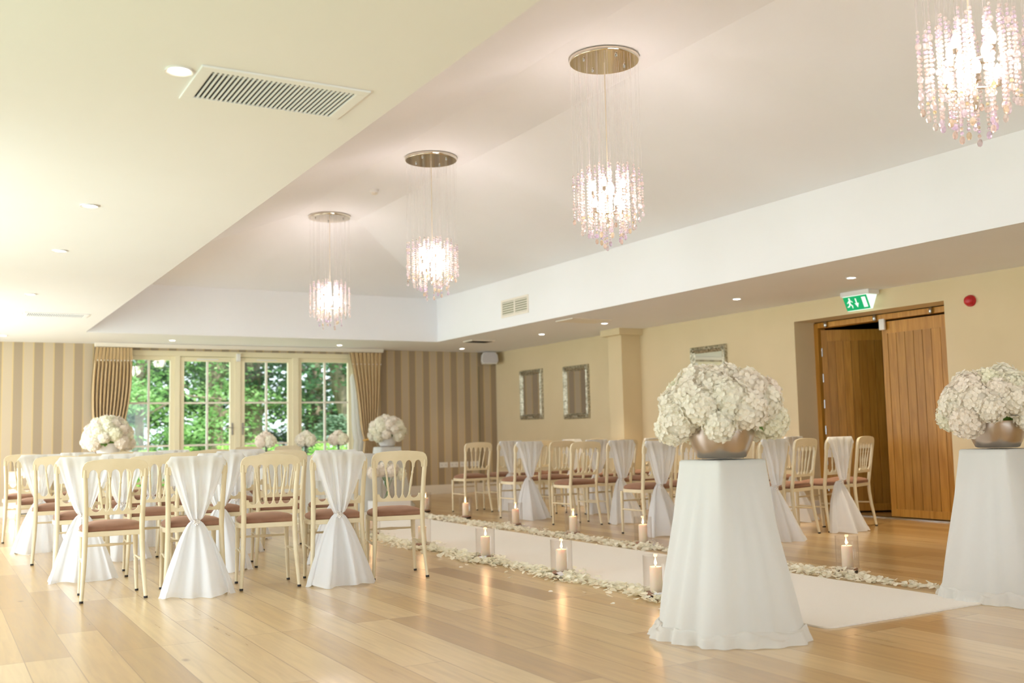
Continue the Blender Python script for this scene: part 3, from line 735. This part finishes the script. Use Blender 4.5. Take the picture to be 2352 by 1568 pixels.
for i, (x, y) in enumerate([(3.79, 4.93), (3.84, 6.06), (3.85, 7.20), (3.84, 8.37), (3.86, 9.60)]):
    put_h(i == 0, x, y, 'lit candle in glass, left carpet edge, '+nn[i])
fn = ['between the two big pedestals', 'just left of the big pedestal', 'second one left of the big pedestal', 'in front of the fourth row', 'in front of the farthest front chair', 'farthest, by the distant pedestal']
for i, (x, y) in enumerate([(5.45, 4.96), (5.38, 7.16), (5.41, 8.31), (5.47, 9.53), (5.53, 10.82), (5.6, 12.1)]):
    put_h(False, x, y, 'lit candle in glass, right carpet edge, '+fn[i])
# little paper tags by three bases
def papertag(x, y, label, rz):
    b = MB(); b.add([(-.028, -.02, .001), (.028, -.02, .004), (.03, .02, .022), (-.026, .02, .02), (-.028, -.02, .0022), (.028, -.02, .0052), (.03, .02, .0232), (-.026, .02, .0212)], [(0, 3, 2, 1), (4, 5, 6, 7), (0, 1, 5, 4), (1, 2, 6, 5), (2, 3, 7, 6), (3, 0, 4, 7)])
    o = b.build('paper_tag', M_paper); o.location = (x, y, .02); o.rotation_euler = (0, 0, rz); tag(o, label, 'tag', 'paper tags at candle bases')
papertag(3.74, 4.84, 'small white paper tag at the base of the candle nearest the camera', -.3)
papertag(3.765, 5.955, 'small white paper tag at the base of the second candle on the left edge', .4)
papertag(3.77, 7.10, 'small white paper tag at the base of the third candle on the left edge', -.6)

# ------------------------------------------------------------ hydrangea blooms
def bloom_mesh(seed, N=70):
    rnd = random.Random(seed); b = MB(); ga = PI*(3-math.sqrt(5))
    b.sphere((0, 0, 0), .87, 14, 10)
    for i in range(N):
        z = 1-2*(i+.5)/N; rr = math.sqrt(1-z*z); a = i*ga+rnd.uniform(-.15, .15)
        nrm = Vector((rr*math.cos(a), rr*math.sin(a), z)); nrm = (nrm+Vector([rnd.uniform(-.22, .22) for _ in range(3)])).normalized()
        c = nrm*rnd.uniform(.82, 1.0); t = nrm.orthogonal().normalized(); u = nrm.cross(t)
        rot = rnd.uniform(0, PI); S = rnd.uniform(.26, .34)
        for k in range(4):
            an = rot+k*PI/2+rnd.uniform(-.15, .15); d = math.cos(an)*t+math.sin(an)*u; e = -math.sin(an)*t+math.cos(an)*u
            lift = rnd.uniform(-.01, .08)
            P = [c, c+d*S*.55-e*S*.46+nrm*(lift*.5), c+d*S*.98-e*S*.3+nrm*lift, c+d*S*1.12+nrm*(lift+.02), c+d*S*.98+e*S*.3+nrm*lift, c+d*S*.55+e*S*.46+nrm*(lift*.5)]
            m_ = c+d*S*.6+nrm*(lift*.15-.03)
            b.add(P+[m_], [(0, 1, 6), (1, 2, 6), (2, 3, 6), (3, 4, 6), (4, 5, 6), (5, 0, 6)])
    return b
blooms = []
for s in range(3):
    o = bloom_mesh(s).build('hydrangea_bloom', M_petal, normals=False); blooms.append(o)
leafb = MB(); L = []
for i in range(9):
    t = i/8; w = .35*math.sin(PI*t**.8); L.append([(-w, t, .12*math.sin(t*2)+.05), (0, t, .12*math.sin(t*2)), (w, t, .12*math.sin(t*2)+.05)])
leafb.grid(L); leaf_o = leafb.build('leaf', M_leaf, normals=False)
used = set()
def clone(src, parent, loc, rot, s, name=None):
    if src not in used: o = src; used.add(src)
    else: o = src.copy(); COL.objects.link(o)
    o.parent = parent; o.location = loc; o.rotation_euler = rot; o.scale = (s, s, s); return o
def bowl_arr(loc, label, R=.235, rb=.088, n=30, seed=1, bowl='pewter', name='flower_arrangement'):
    rnd = random.Random(seed); root = empty(name, loc)
    b = MB()
    prof = [(.105, 0), (.118, .004), (.135, .04), (.155, .09), (.166, .135), (.168, .150), (.170, .154), (.164, .155), (.158, .13), (.14, .07), (.1, .02)]
    k = R/.235
    b.lathe([(r*k, z*k) for r, z in prof], 48, cap1=True)
    b.build('bowl', M_silver if bowl == 'pewter' else M_white, root, smooth=True)
    zc = .20*k; ga = PI*(3-math.sqrt(5))
    for i in range(n):
        f = (i+.5)/n; z = 1-1.12*f; rr = math.sqrt(max(0, 1-z*z)); a = i*ga+seed
        p = (R*1.02*rr*math.cos(a), R*1.02*rr*math.sin(a), zc+R*(.80 if bowl == 'pewter' else 1.0)*z-(.03*k if z < .1 else 0))
        clone(blooms[i % 3], root, p, (rnd.uniform(0, 6), rnd.uniform(0, 6), rnd.uniform(0, 6)), rb*rnd.uniform(.9, 1.15))
    for i in range(5):
        a = rnd.uniform(0, 2*PI); clone(leaf_o, root, (R*.85*math.cos(a), R*.85*math.sin(a), zc-.04*k), (rnd.uniform(-.9, -.4), 0, a-PI/2), .075*k)
    # stems and foam core holding the blooms
    b = MB(); b.sphere((0, 0, zc+.01), R*.72, 14, 10, .85); b.build('foam_core', M_leaf, root, smooth=True)
    tag(root, label, 'flower arrangement'); return root

# ------------------------------------------------------------ draped pedestals
def pedestal(cx, cy, h, half, where, seed, spread=.150):
    b = MB(); b.box(-half, half, -half, half, 0, h-.006)
    o = b.build('plinth', M_white, bevel=.006); o.location = (cx, cy, 0); tag(o, 'square white display plinth under cloth, '+where, 'pedestal', 'draped flower plinths')
    rnd = random.Random(seed); n = 220; rows = []
    ph = [rnd.uniform(0, 6) for _ in range(6)]
    def sq(a, s, p):   # superellipse radius
        c_, s_ = abs(math.cos(a)), abs(math.sin(a)); return s/((c_**p+s_**p)**(1/p))
    for i in range(5):
        t = i/4*.98+.02; rows.append([(sq(2*PI*k/n, half*t+.0, 14)*math.cos(2*PI*k/n), sq(2*PI*k/n, half*t, 14)*math.sin(2*PI*k/n), h) for k in range(n)])
    M_ = 46
    for i in range(M_+1):
        f = i/M_; z = h-.008-(h-.065)*f; row = []
        s = half+.006+spread*(f**1.15); pw = 12*(1-f)+4.6
        for k in range(n):
            a = 2*PI*k/n
            fold = (.050*math.sin(4*a+ph[0]+.4*math.sin(a+ph[1]))+.018*math.sin(5*a+ph[1])+.012*math.sin(11*a+ph[2]+math.sin(2*a)*2)+.004*math.sin(19*a+ph[3]))*(.12+.88*f)*min(1, f*3)
            r = sq(a, s, pw)+fold
            # keep clear of the plinth
            r = max(r, sq(a, half+.004, 30))
            row.append((r*math.cos(a), r*math.sin(a), z+.004*math.sin(9*a+f*5)*f))
        rows.append(row)
    # puddle on the floor: rolls outwards in ruffles
    for j in range(1, 23):
        g = j/22; row = []
        for k in range(n):
            a = 2*PI*k/n
            fold = .050*math.sin(4*a+ph[0]+.4*math.sin(a+ph[1]))+.018*math.sin(5*a+ph[1])+.012*math.sin(11*a+ph[2]+math.sin(2*a)*2)+.004*math.sin(19*a+ph[3])
            r = sq(a, half+.006+spread, 4.6)+fold+g*(.042+.024*math.sin(3*a+ph[4]))+.010*math.sin(23*a+ph[5]+3*math.sin(2*a))*g
            z = .012+.050*math.sin(PI*g)**.7*(.75+.25*math.sin(6*a+ph[4]+3*g))+.014*max(0, math.sin(13*a+7*g+ph[3]+2*math.sin(3*a)))*math.sin(PI*g)+.007*math.sin(17*a-11*g+3*math.sin(2*a))*math.sin(PI*g)
            z = .055*(1-g)**1.6+(z-.012)*.8*(1-.4*g)+.003
            row.append((r*math.cos(a), r*math.sin(a), max(.003, z)))
        rows.append(row)
    g = MB(); g.grid(rows, True); c = g.build('plinth_drape', M_drape, smooth=True, normals=False)
    c.location = (cx, cy, 0); tag(c, 'ivory chiffon cloth pooling around the plinth '+where, 'drape', 'ivory drapes over the plinths')
pedestal(3.40, 3.86, .845, .148, 'at the near left corner of the carpet', 4)
bowl_arr((3.40, 3.86, .853), 'large dome of cream hydrangeas in a pewter bowl on the central near pedestal', seed=2)
pedestal(5.385, 3.735, .845, .148, 'at the right edge of the picture', 11)
bowl_arr((5.385, 3.735, .853), 'large dome of cream hydrangeas in a pewter bowl on the pedestal at the right edge', seed=5)
pedestal(5.60, 13.35, .84, .148, 'far right in front of the striped wall', 21, .16)
bowl_arr((5.60, 13.35, .848), 'distant dome of creamy hydrangeas on the pedestal right of the garden doors', R=.20, rb=.078, n=28, seed=8, bowl='white')
pedestal(1.88, 13.2, .82, .148, 'far left beyond the chairs', 31, .16)
bowl_arr((1.88, 13.2, .828), 'distant dome of creamy hydrangeas before the left curtain', R=.225, rb=.082, n=30, seed=12, bowl='white')

# ceremony table with cloth and three vases
b = MB(); TX, TY, TZ = 4.42, 12.95, .76; hw, hd = .80, .30
t = empty('ceremony_table', (TX, TY, 0))
b.box(-hw, hw, -hd, hd, TZ-.03, TZ-.004); b.build('tabletop', M_trim, t)
for sx in (-1, 1):
    for sy_ in (-1, 1):
        q = MB(); q.box(-.02, .02, -.02, .02, 0, TZ-.03); o = q.build('leg', M_handle, t); o.location = (sx*(hw-.06), sy_*(hd-.06), 0)
tag(t, 'long narrow ceremony table under a white cloth before the garden doors', 'table')
rows = []; n = 200
def rect_r(k, gx, gy):
    a = 2*PI*k/n; c_, s_ = math.cos(a), math.sin(a); p = 16
    rr = 1/((abs(c_/gx)**p+abs(s_/gy)**p)**(1/p)); return rr*c_, rr*s_
for tt in (.02, .5, 1): rows.append([(*rect_r(k, hw*tt, hd*tt), TZ) for k in range(n)])
for i in range(16):
    f = i/15; g = .006+.05*f; row = []
    for k in range(n):
        x, y = rect_r(k, hw+g, hd+g); w = 1+.02*f*math.sin(k*.9)*1.2; row.append((x*w, y*(1+.05*f*math.sin(k*.9)), TZ-.004-(TZ-.01)*f))
    rows.append(row)
g = MB(); g.grid(rows, True); c = g.build('tablecloth', M_drape, smooth=True, normals=False); c.location = (TX, TY, 0); tag(c, 'white floor-length cloth on the ceremony table', 'tablecloth')
for i, (x, z, lb) in enumerate([(3.75, 0, 'left one'), (4.28, 0, 'middle one of three'), (4.73, 0, 'right one, nearest the right curtain')]):
    root = empty('table_vase', (x, TY, TZ+.002)); b = MB(); b.lathe([(.035, 0), (.04, .003), (.04, .15), (.038, .15), (.038, .01)], 24, cap1=False); b.build('glass_vase', M_hglass, root, smooth=True)
    b = MB(); rnd = random.Random(i)
    for k in range(9): b.tube([(rnd.uniform(-.02, .02), rnd.uniform(-.02, .02), .006), (rnd.uniform(-.03, .03), rnd.uniform(-.03, .03), .17)], .005, 6)
    b.build('stems', mat('dark_stem', rgb(70, 90, 60), .6) if i == 0 else bpy.data.materials['dark_stem'], root)
    for k in range(5):
        a = k*2*PI/4; p = (.075*math.cos(a+.4), .075*math.sin(a+.4), .20) if k < 4 else (0, 0, .245)
        clone(blooms[k % 3], root, p, (rnd.uniform(0, 6), rnd.uniform(0, 6), 0), .082)
    tag(root, 'posy of blush hydrangeas on the ceremony table, '+lb, 'vase of flowers', 'posies on the ceremony table')
# low plinth with clear vase behind the front row
b = MB(); b.box(-.24, .24, -.15, .15, 0, .15); o = b.build('low_plinth', M_white, bevel=.01); o.location = (5.20, 12.35, .01); tag(o, 'low white plinth carrying a glass vase of long-stemmed flowers', 'plinth')
root = empty('glass_vase_of_flowers', (5.18, 12.35, .163)); b = MB(); b.lathe([(.07, 0), (.085, .004), (.09, .15), (.085, .26), (.083, .26), (.086, .15), (.08, .01)], 28, cap1=False); b.build('glass_vase', M_hglass, root, smooth=True)
b = MB(); rnd = random.Random(5)
for k in range(12):
    a = rnd.uniform(0, 6.28); b.tube([(.05*math.cos(a), .05*math.sin(a), .006), (-.07*math.cos(a), -.07*math.sin(a), .30)], .0035, 6)
b.build('stems', M_stem, root)
for k, (dx, dy, dz) in enumerate([(-.2, 0, .36), (-.08, .03, .38), (.05, -.03, .37), (.0, .08, .42), (.18, 0, .33), (.1, .05, .40)]):
    clone(blooms[k % 3], root, (dx, dy, dz), (k, k*2, 0), .082)
tag(root, 'clear glass vase of long-stemmed cream hydrangeas low beside the far pedestal', 'vase of flowers')

# ------------------------------------------------------------ chairs
def lean(z): return .05-.065*max(0, z-.42)/.46
def build_chair():
    root = empty('banquet_chair')
    for s in (-1, 1):
        b = MB(); pts = [(s*.190, .0, .012), (s*.184, .014, .10), (s*.176, .034, .22), (s*.171, .047, .34), (s*.169, .05, .43), (s*.170, lean(.55), .55), (s*.175, lean(.68), .68), (s*.181, lean(.78), .78), (s*.181, lean(.82), .825)]
        b.tube(pts, [.0115, .013, .0155, .0165, .017, .017, .0165, .0165, .015], 12); o = b.build('rear_leg', M_chair, root, smooth=True)
        q = MB(); q.tube([(s*.1905, -.001, 0), (s*.190, 0, .013)], .0125, 12); q.build('foot_cap', M_foot, o)
        b = MB(); fx, fy = s*.168, .385
        b.tube([(fx+s*.010, fy-.012, .012), (fx+s*.006, fy-.007, .12), (fx+s*.004, fy-.004, .20), (fx+s*.004, fy-.004, .213), (fx+s*.0035, fy-.003, .225), (fx+s*.003, fy-.003, .238), (fx+s*.002, fy-.002, .25), (fx, fy, .33), (fx, fy, .41)],
               [.0105, .0125, .0140, .0115, .0155, .0115, .0145, .0160, .0175], 12); o = b.build('front_leg', M_chair, root, smooth=True)
        q = MB(); q.tube([(fx+s*.011, fy-.013, 0), (fx+s*.010, fy-.012, .013)], .0115, 12); q.build('foot_cap', M_foot, o)
        b = MB(); z = .235; b.tube([(s*.177, .045, z), (s*.176, .15, z), (s*.174, .20, z), (s*.172, .25, z), (s*.170, .372, z)], [.007, .0075, .0105, .0075, .007], 8); b.build('stretcher', M_chair, root, smooth=True)
    b = MB(); z = .315; b.tube([(-.162, .384, z), (-.06, .384, z), (0, .384, z), (.06, .384, z), (.162, .384, z)], [.007, .0075, .011, .0075, .007], 8); b.build('stretcher', M_chair, root, smooth=True)
    # top rail
    poly = []
    out = [(-.198, .775), (-.199, .81), (-.196, .84), (-.186, .862), (-.168, .876), (-.13, .884), (-.07, .889), (0, .891)]
    poly += out+[(-x, z) for x, z in out[:-1]][::-1]
    n_ = 5; W_ = .330; w = W_/n_
    for k in range(n_):
        xr = W_/2-k*w
        for j in range(9):
            t = j/8; a = PI*t; x = xr-w/2+(w/2-.007)*math.cos(a)
            poly.append((x, .778+.045*math.sin(a)**.8 if 0 < t < 1 else .772))
    b = MB(); b.prism(poly, lambda a, c, t: (a, lean(c)+t, c), -.012, .012); b.build('top_rail', M_chair, root, bevel=.003)
    # lower rail with cusps
    poly = [(-.158, .535), (.158, .535), (.158, .588), (.140, .588), (.138, .575)]
    xs = [.072, .024, -.024, -.072]; cur = .138
    for x in xs:
        a, c = cur, x+.007
        for j in range(1, 7): t = j/7; poly.append((a+(c-a)*t, .572-.016*math.sin(PI*t)))
        poly += [(x+.007, .580), (x-.007, .580)]; cur = x-.007
    a, c = cur, -.138
    for j in range(1, 7): t = j/7; poly.append((a+(c-a)*t, .572-.016*math.sin(PI*t)))
    poly += [(-.138, .575), (-.140, .588), (-.158, .588)]
    b = MB(); b.prism(poly, lambda a, c, t: (a, lean(c)+t, c), -.010, .010); b.build('lower_rail', M_chair, root, bevel=.002)
    for xb, xt in zip((.072, .024, -.024, -.072), (.099, .033, -.033, -.099)):
        prof = [(0, .0065), (.08, .0075), (.14, .0055), (.20, .0085), (.24, .0065), (.40, .0095), (.62, .0070), (.74, .0055), (.80, .0085), (.84, .0058), (1, .0068)]
        b = MB(); pts = [(xb+(xt-xb)*t, lean(.577+.2*t), .577+.2*t) for t, r in prof]; b.tube(pts, [r for t, r in prof], 10); b.build('spindle', M_chair, root, smooth=True)
    # seat
    def outline(g):
        P = []
        for k in range(40):
            a = PI*k/39; c_, s_ = math.cos(a), math.sin(a); e = 2/3.2
            P.append(((.200+g)*math.copysign(abs(c_)**e, c_), .20+(.215+g)*abs(s_)**e))
        return P+[(-.196-g, .12), (-.178-g, .04-g), (.178+g, .04-g), (.196+g, .12)]
    b = MB(); b.prism(outline(0), lambda a, c, t: (a, c, t), .400, .432); b.build('seat_frame', M_chair, root, bevel=.005)
    b = MB(); rows = []
    for (g, z) in [(-.014, .431), (-.007, .440), (-.006, .450), (-.016, .463), (-.045, .476), (-.09, .486), (-.15, .490)]:
        cx_, cy_ = 0, .215; base = outline(0); sc_ = 1+g/.2
        rows.append([((x-cx_)*sc_+cx_, (y-cy_)*sc_+cy_, z) for x, y in base])
    b.grid(rows, True); b.add(rows[-1], [tuple(range(len(rows[-1])))]); b.build('seat_cushion', M_velvet, root, smooth=True)
    return root
def build_sash(seed):
    rnd = random.Random(seed); root = empty('chair_sash')
    nx = 81; rows = []
    ph = [rnd.uniform(0, 6) for _ in range(5)]
    def prof(z):      # half width, centre y
        if z > .47:
            f = (z-.47)/(.89-.47); w = .030+.158*(f**.75)
            return w, lean(z)-.028*(1-f)-.016
        f = (.47-z)/.47; return .030+.205*(f**.72), .028-.105*f**1.2
    # short front flap, over the rail, down the back
    for z in (.70, .76, .82, .86):
        f = (z-.47)/(.42); w = .16+.025*(z-.70)/.16
        rows.append([(-w+2*w*j/(nx-1), lean(z)+.018+.003*math.sin(j*.7+ph[0]), z) for j in range(nx)])
    rows.append([(-.187+.374*j/(nx-1), lean(.885)+.012, .893-.00*abs(j/40-1)-.045*max(0, abs(j/40-1)-.86)/.14) for j in range(nx)])
    rows.append([(-.189+.378*j/(nx-1), lean(.885)-.012, .894-.045*max(0, abs(j/40-1)-.86)/.14) for j in range(nx)])
    zs = [.87-.40*i/24 for i in range(25)]
    for z in zs:
        w, y = prof(z); f = (z-.47)/.42; row = []; am = .004+.012*(1-f)**.5*(f > .02)+.006*f
        for j in range(nx):
            u = -1+2*j/(nx-1); fold = am*(math.sin(2.6*PI*u+1.4*math.sin(2*u+ph[0])+ph[1])*1.1+math.sin(6.3*PI*u+ph[2]+1.5*f+math.sin(3*u+ph[3]))*.5)
            tf = 1-.75*max(0, (f-.55)/.45)
            row.append((w*u+.003*math.cos(9*u+f*4), y-am*tf*1.2+fold*tf-.008*(1-u*u)*(1-f), z-(.03*(max(0, abs(u)-.86)/.14) if z > .85 else 0)))
        rows.append(row)
    g = MB(); g.grid(rows)
    # skirt below the knot: closed, folded, two layers of cloth
    skirt = []; n = 120
    for i in range(30):
        z = .47-.466*i/29; w, y = prof(z); f = (.47-z)/.47; d = .026+.085*f; row = []
        for k in range(n):
            a = 2*PI*k/n; fold = 1+(.42*math.sin(5*a+ph[3]+.8*math.sin(a+ph[2]))+.26*math.sin(8*a+ph[4]+f)+.12*math.sin(15*a+ph[0]+2*f))*min(1, .25+f*2)
            row.append((w*math.cos(a)*(1+.05*math.sin(7*a+ph[0])*f), y-.01+d*math.sin(a)*fold, max(.003, z+(.012*math.sin(4*a+ph[1])*f if f > .9 else 0))))
        skirt.append(row)
    g.grid(skirt, True)
    g.build('sash_cloth', M_sash, root, smooth=True, normals=False)
    q = MB(); yk = .028-.045
    for k in range(16):
        a = k*2.4; rr = .020*math.sqrt((k+.5)/16); q.sphere((rr*math.cos(a), yk-.006+.004*math.cos(k), .468+rr*math.sin(a)*1.15), .0062, 7, 5)
    q.build('brooch', M_silver if False else mat_brooch, root, smooth=True)
    return root
mat_brooch = mat('pearl_brooch', rgb(245, 240, 235), .15, Metallic=.3)
cproto = build_chair(); sprotos = [build_sash(1), build_sash(2), build_sash(3)]
cfirst = [True]; sfirst = [True, True, True]; cnt = [0]
def chair_at(x, y, rz, label, glabel):
    o = cproto if cfirst[0] else copy_tree(cproto); cfirst[0] = False
    place(o, (x, y, 0), rz); tag(o, label, 'chair', glabel); return o
def sash_at(x, y, rz, label, glabel):
    i = cnt[0] % 3; cnt[0] += 1
    o = sprotos[i] if sfirst[i] else copy_tree(sprotos[i]); sfirst[i] = False
    place(o, (x, y, 0), rz); tag(o, label, 'chair sash', glabel); return o
ROWN = ['front row nearest the camera', 'second row from the camera', 'third row from the camera', 'fourth row from the camera', 'fifth and farthest row']
# left block
LY = [6.91, 8.10, 9.30, 10.42, 11.55]; LX = [1.03, 1.52, 1.995, 2.455, 2.885]
LC = ['outermost at the left', 'second from the left end', 'in the middle', 'second from the aisle', 'at the aisle end']
for r_ in range(5):
    for c_ in range(5):
        sashed = (r_+c_) % 2 == 1
        x = LX[c_]-.045*r_; y = LY[r_]-.135*(LX[c_]-1.03)-.0*(c_ == 4); rz = -math.radians(3+2.3*c_)+.02*math.sin(r_*5+c_*3)
        kind = 'cream chair under white sash' if sashed else 'bare cream spindle chair'
        chair_at(x, y, rz, '%s, left block %s, %s' % (kind, ROWN[r_].replace(' from the camera', '').replace(' nearest the camera', ''), LC[c_]), 'cream chairs in the left block')
        if sashed: sash_at(x, y, rz, 'white chiffon sash, left block, %s, chair %s' % (ROWN[r_].replace(' from the camera', '').replace(' nearest the camera', ''), LC[c_]), 'white sashes in the left block')
# right block
RYs = [6.75, 7.76, 9.02, 10.2, 11.46]; RX = [6.02, 6.52, 7.04, 7.54, 7.99]
RC = ['at the aisle end', 'second from the aisle', 'in the middle', 'second from the wall', 'nearest the wall']
for r_ in range(5):
    for c_ in range(5):
        sashed = (r_+c_) % 2 == 1
        x = RX[c_]+(.03*(r_ > 0)); y = RYs[r_]+.11*(RX[c_]-6.02); rz = math.radians(1.5+3.2*c_)+.02*math.sin(r_*4+c_*2)
        if r_ == 0: y = [6.76, 6.72, 6.85, 6.90, 6.98][c_]; rz = math.radians([3, 6, 14, 4, 19][c_])
        kind = 'cream chair under white sash' if sashed else 'bare cream spindle chair'
        chair_at(x, y, rz, '%s, right block %s, %s' % (kind, ROWN[r_].replace(' from the camera', '').replace(' nearest the camera', ''), RC[c_]), 'cream chairs in the right block')
        if sashed: sash_at(x, y, rz, 'white chiffon sash, right block, %s, chair %s' % (ROWN[r_].replace(' from the camera', '').replace(' nearest the camera', ''), RC[c_]), 'white sashes in the right block')
# two chairs behind the ceremony table
chair_at(3.85, 14.15, PI, 'cream chair behind the ceremony table on its left, only its top rail showing', 'chairs behind the ceremony table')
chair_at(4.42, 14.15, PI, 'cream chair behind the ceremony table on its right, only its top rail showing', 'chairs behind the ceremony table')

# ------------------------------------------------------------ light-up letter by the left of the striped wall
root = empty('marquee_letter', (1.12, 15.15, 0)); H, Wd = .63, .40
b = MB(); T = .09
def lp(a, c, t): return (a-Wd/2, t, c)
parts_ = [[(0, 0), (T, 0), (T, H), (0, H)], [(T, H-T), (Wd-.10, H-T), (Wd-.03, H-.05), (Wd-.10, H), (T, H)], [(Wd-.12, .34), (Wd-.03, .37), (Wd, .46), (Wd-.03, H-.05), (Wd-.10, H-T), (Wd-.10, .42)],
          [(T, .28), (Wd-.12, .28), (Wd-.03, .37), (Wd-.12, .37), (T, .37)], [(Wd-.20, .28), (Wd-.10, .28), (Wd, 0), (Wd-.11, 0)]]
for p_ in parts_: b.prism(p_, lp, -.05, .05)
b.build('letter_body', M_letterface, root)
for (x, z) in [(.045, .06), (.045, .17), (.045, .29), (.045, .41), (.045, .56), (.15, .585), (.25, .58), (.345, .52), (.34, .41), (.24, .325), (.14, .325), (.30, .20), (.345, .07)]:
    q = MB(); q.sphere((0, 0, 0), .021, 12, 8); o = q.build('bulb', M_bulb, root, smooth=True); o.location = (x-Wd/2, -.07, z)
tag(root, 'peach light-up letter with round bulbs standing by the striped wall at left', 'light-up letter')
b = MB(); b.tube([(1.0, 15.5, .02), (1.08, 15.52, .035), (1.2, 15.53, .04), (1.3, 15.52, .03)], .006); b.box(1.28, 1.34, 15.5, 15.54, .02, .05)
o = b.build('power_cable', M_foot); tag(o, 'black power cable on the floor behind the light-up letter', 'cable')

# ------------------------------------------------------------ garden outside
b = MB(); b.box(-25, 45, 18.5, 70, -.25, -.12); struct(b.build('ground_lawn', M_grass))
b = MB(); b.box(-10, 20, YF+.3, 18.5, -.25, -.1); struct(b.build('ground_patio', M_stone))
b = MB(); b.box(-25, XL-.6, -20, 18, -.25, -.12); struct(b.build('ground_garden', M_grass))
def leaf_quad(b, rnd, c, s, droop):
    az = rnd.uniform(0, 2*PI); d = Vector((math.cos(az), math.sin(az), -droop*rnd.uniform(.2, 1))).normalized()
    e = d.cross(Vector((rnd.uniform(-.4, .4), rnd.uniform(-.4, .4), 1))).normalized()
    c = Vector(c); b.add([c, c+d*s*.45+e*s*.32, c+d*s, c+d*s*.45-e*s*.32], [(0, 1, 2, 3)])
def tree(x, y, h, rx, rz_, zc, m_, label, seed, n=6500, ls=.17, trunk=.22, name='broadleaf_tree', lean_=0):
    rnd = random.Random(seed); root = empty(name, (x, y, -.12)); b = MB(); nb = 46
    boughs = []
    for i in range(nb):
        a = rnd.uniform(0, 2*PI); t = rnd.random()**.5; z = zc+rz_*rnd.uniform(-1, 1); k = math.sqrt(max(.05, 1-((z-zc)/rz_)**2))
        boughs.append((rx*t*k*math.cos(a), rx*t*k*math.sin(a), z, a))
    for i in range(n):
        bx, by, bz, a = boughs[rnd.randrange(nb)]
        u = rnd.gauss(0, .75); v = rnd.gauss(0, .35)
        p = (bx+u*math.cos(a)-v*math.sin(a), by+u*math.sin(a)+v*math.cos(a), bz+rnd.gauss(0, .13)-.16*abs(u)**1.4)
        leaf_quad(b, rnd, p, ls*rnd.uniform(.6, 1.2), .7)
    b.build('foliage', m_, root, normals=False)
    t = MB(); t.tube([(0, 0, 0), (.1*lean_, 0, 1.0), (.55*lean_, 0, 2.4), (1.1*lean_, .1, h*.75)], [trunk*1.25, trunk, trunk*.85, trunk*.35], 12)
    for k in range(8):
        a = k*2.4; z = 1.6+k*.35; t.tube([(.3*lean_, 0, z), (rx*.4*math.cos(a), rx*.4*math.sin(a), z+.5), (rx*.8*math.cos(a), rx*.8*math.sin(a), z+.4)], [trunk*.35, trunk*.2, .03], 6)
    t.build('trunk', M_trunk, root, smooth=True)
    tag(root, label, 'tree', 'trees in the garden')
tree(3.9, 23.0, 7, 2.3, 3.0, 2.6, M_fol1, 'bright green drooping beech tree outside the left window', 1, 15000, .13, trunk=.10)
tree(6.1, 25.5, 7, 2.0, 2.6, 3.2, M_fol1, 'bright green tree outside the left leaf of the garden doors', 2, 11000, .14)
tree(7.4, 27.0, 8, 1.6, 2.0, 4.3, M_fol2, 'dark tree with grey trunk outside the right leaf of the garden doors', 3, 5000, trunk=.35)
tree(9.5, 24.5, 8, 1.5, 1.6, 4.2, M_fol2, 'tree with a pale leaning trunk outside the right window', 4, 4200, trunk=.26, lean_=-.9)
for i, (x, y, s) in enumerate([(3.5, 29, 1), (7.2, 31, 1), (10.2, 30, 1), (13.6, 31, 1)]):
    tree(x, y, 9, 2.4, 3.0, 2.6, M_fol2, 'dark background tree %s' % ['behind the bright beech at the left', 'behind the gap at the glazed doors', 'behind the leaning trunk', 'at the far right of the garden'][i], 10+i, 12000, .24, trunk=.3)
def hedge(x0, x1, y, h, m_, label, seed, n):
    rnd = random.Random(seed); root = empty('garden_shrub', ((x0+x1)/2, y, -.12)); b = MB(); hx = (x1-x0)/2
    for i in range(n):
        x = rnd.uniform(-hx, hx); z = rnd.random()**.7*h*(1-.25*(x/hx)**2+.08*math.sin(x*9)); leaf_quad(b, rnd, (x, rnd.gauss(0, .22), z), .09, -.6)
    b.build('foliage', m_, root, normals=False)
    t = MB()
    for k in range(7): xx = -hx*.8+k*hx*.26; t.tube([(xx, 0, 0), (xx*.95, .03, h*.6)], .015, 6)
    t.build('stems', M_trunk, root); tag(root, label, 'shrub', 'shrubs outside the doors')
hedge(3.0, 4.6, 19.2, .95, M_fol3, 'low lime-green shrub outside the left of the doors', 1, 2600)
hedge(4.6, 6.2, 19.4, 1.08, M_fol3, 'low lime-green shrub outside the middle of the doors', 2, 2800)
hedge(6.2, 8.2, 19.2, 1.02, M_fol3, 'low lime-green shrub outside the right window', 3, 3200)
rnd = random.Random(77); root = empty('garden_shrub', (8.1, 22.2, -.12)); b = MB()
for i in range(2600):
    a = rnd.uniform(0, 6.28); ph_ = rnd.uniform(0, 1.5); r = rnd.uniform(.7, 1)
    leaf_quad(b, rnd, (1.0*r*math.cos(a)*math.cos(ph_), .6*r*math.sin(a)*math.cos(ph_), 1.65*r*math.sin(ph_)), .12, .3)
b.build('foliage', foliage('grey_green_foliage', rgb(120, 150, 120), rgb(150, 180, 150), rgb(180, 205, 180)), root, normals=False)
tag(root, 'rounded grey-green shrub under the leaning tree outside the right window', 'shrub')
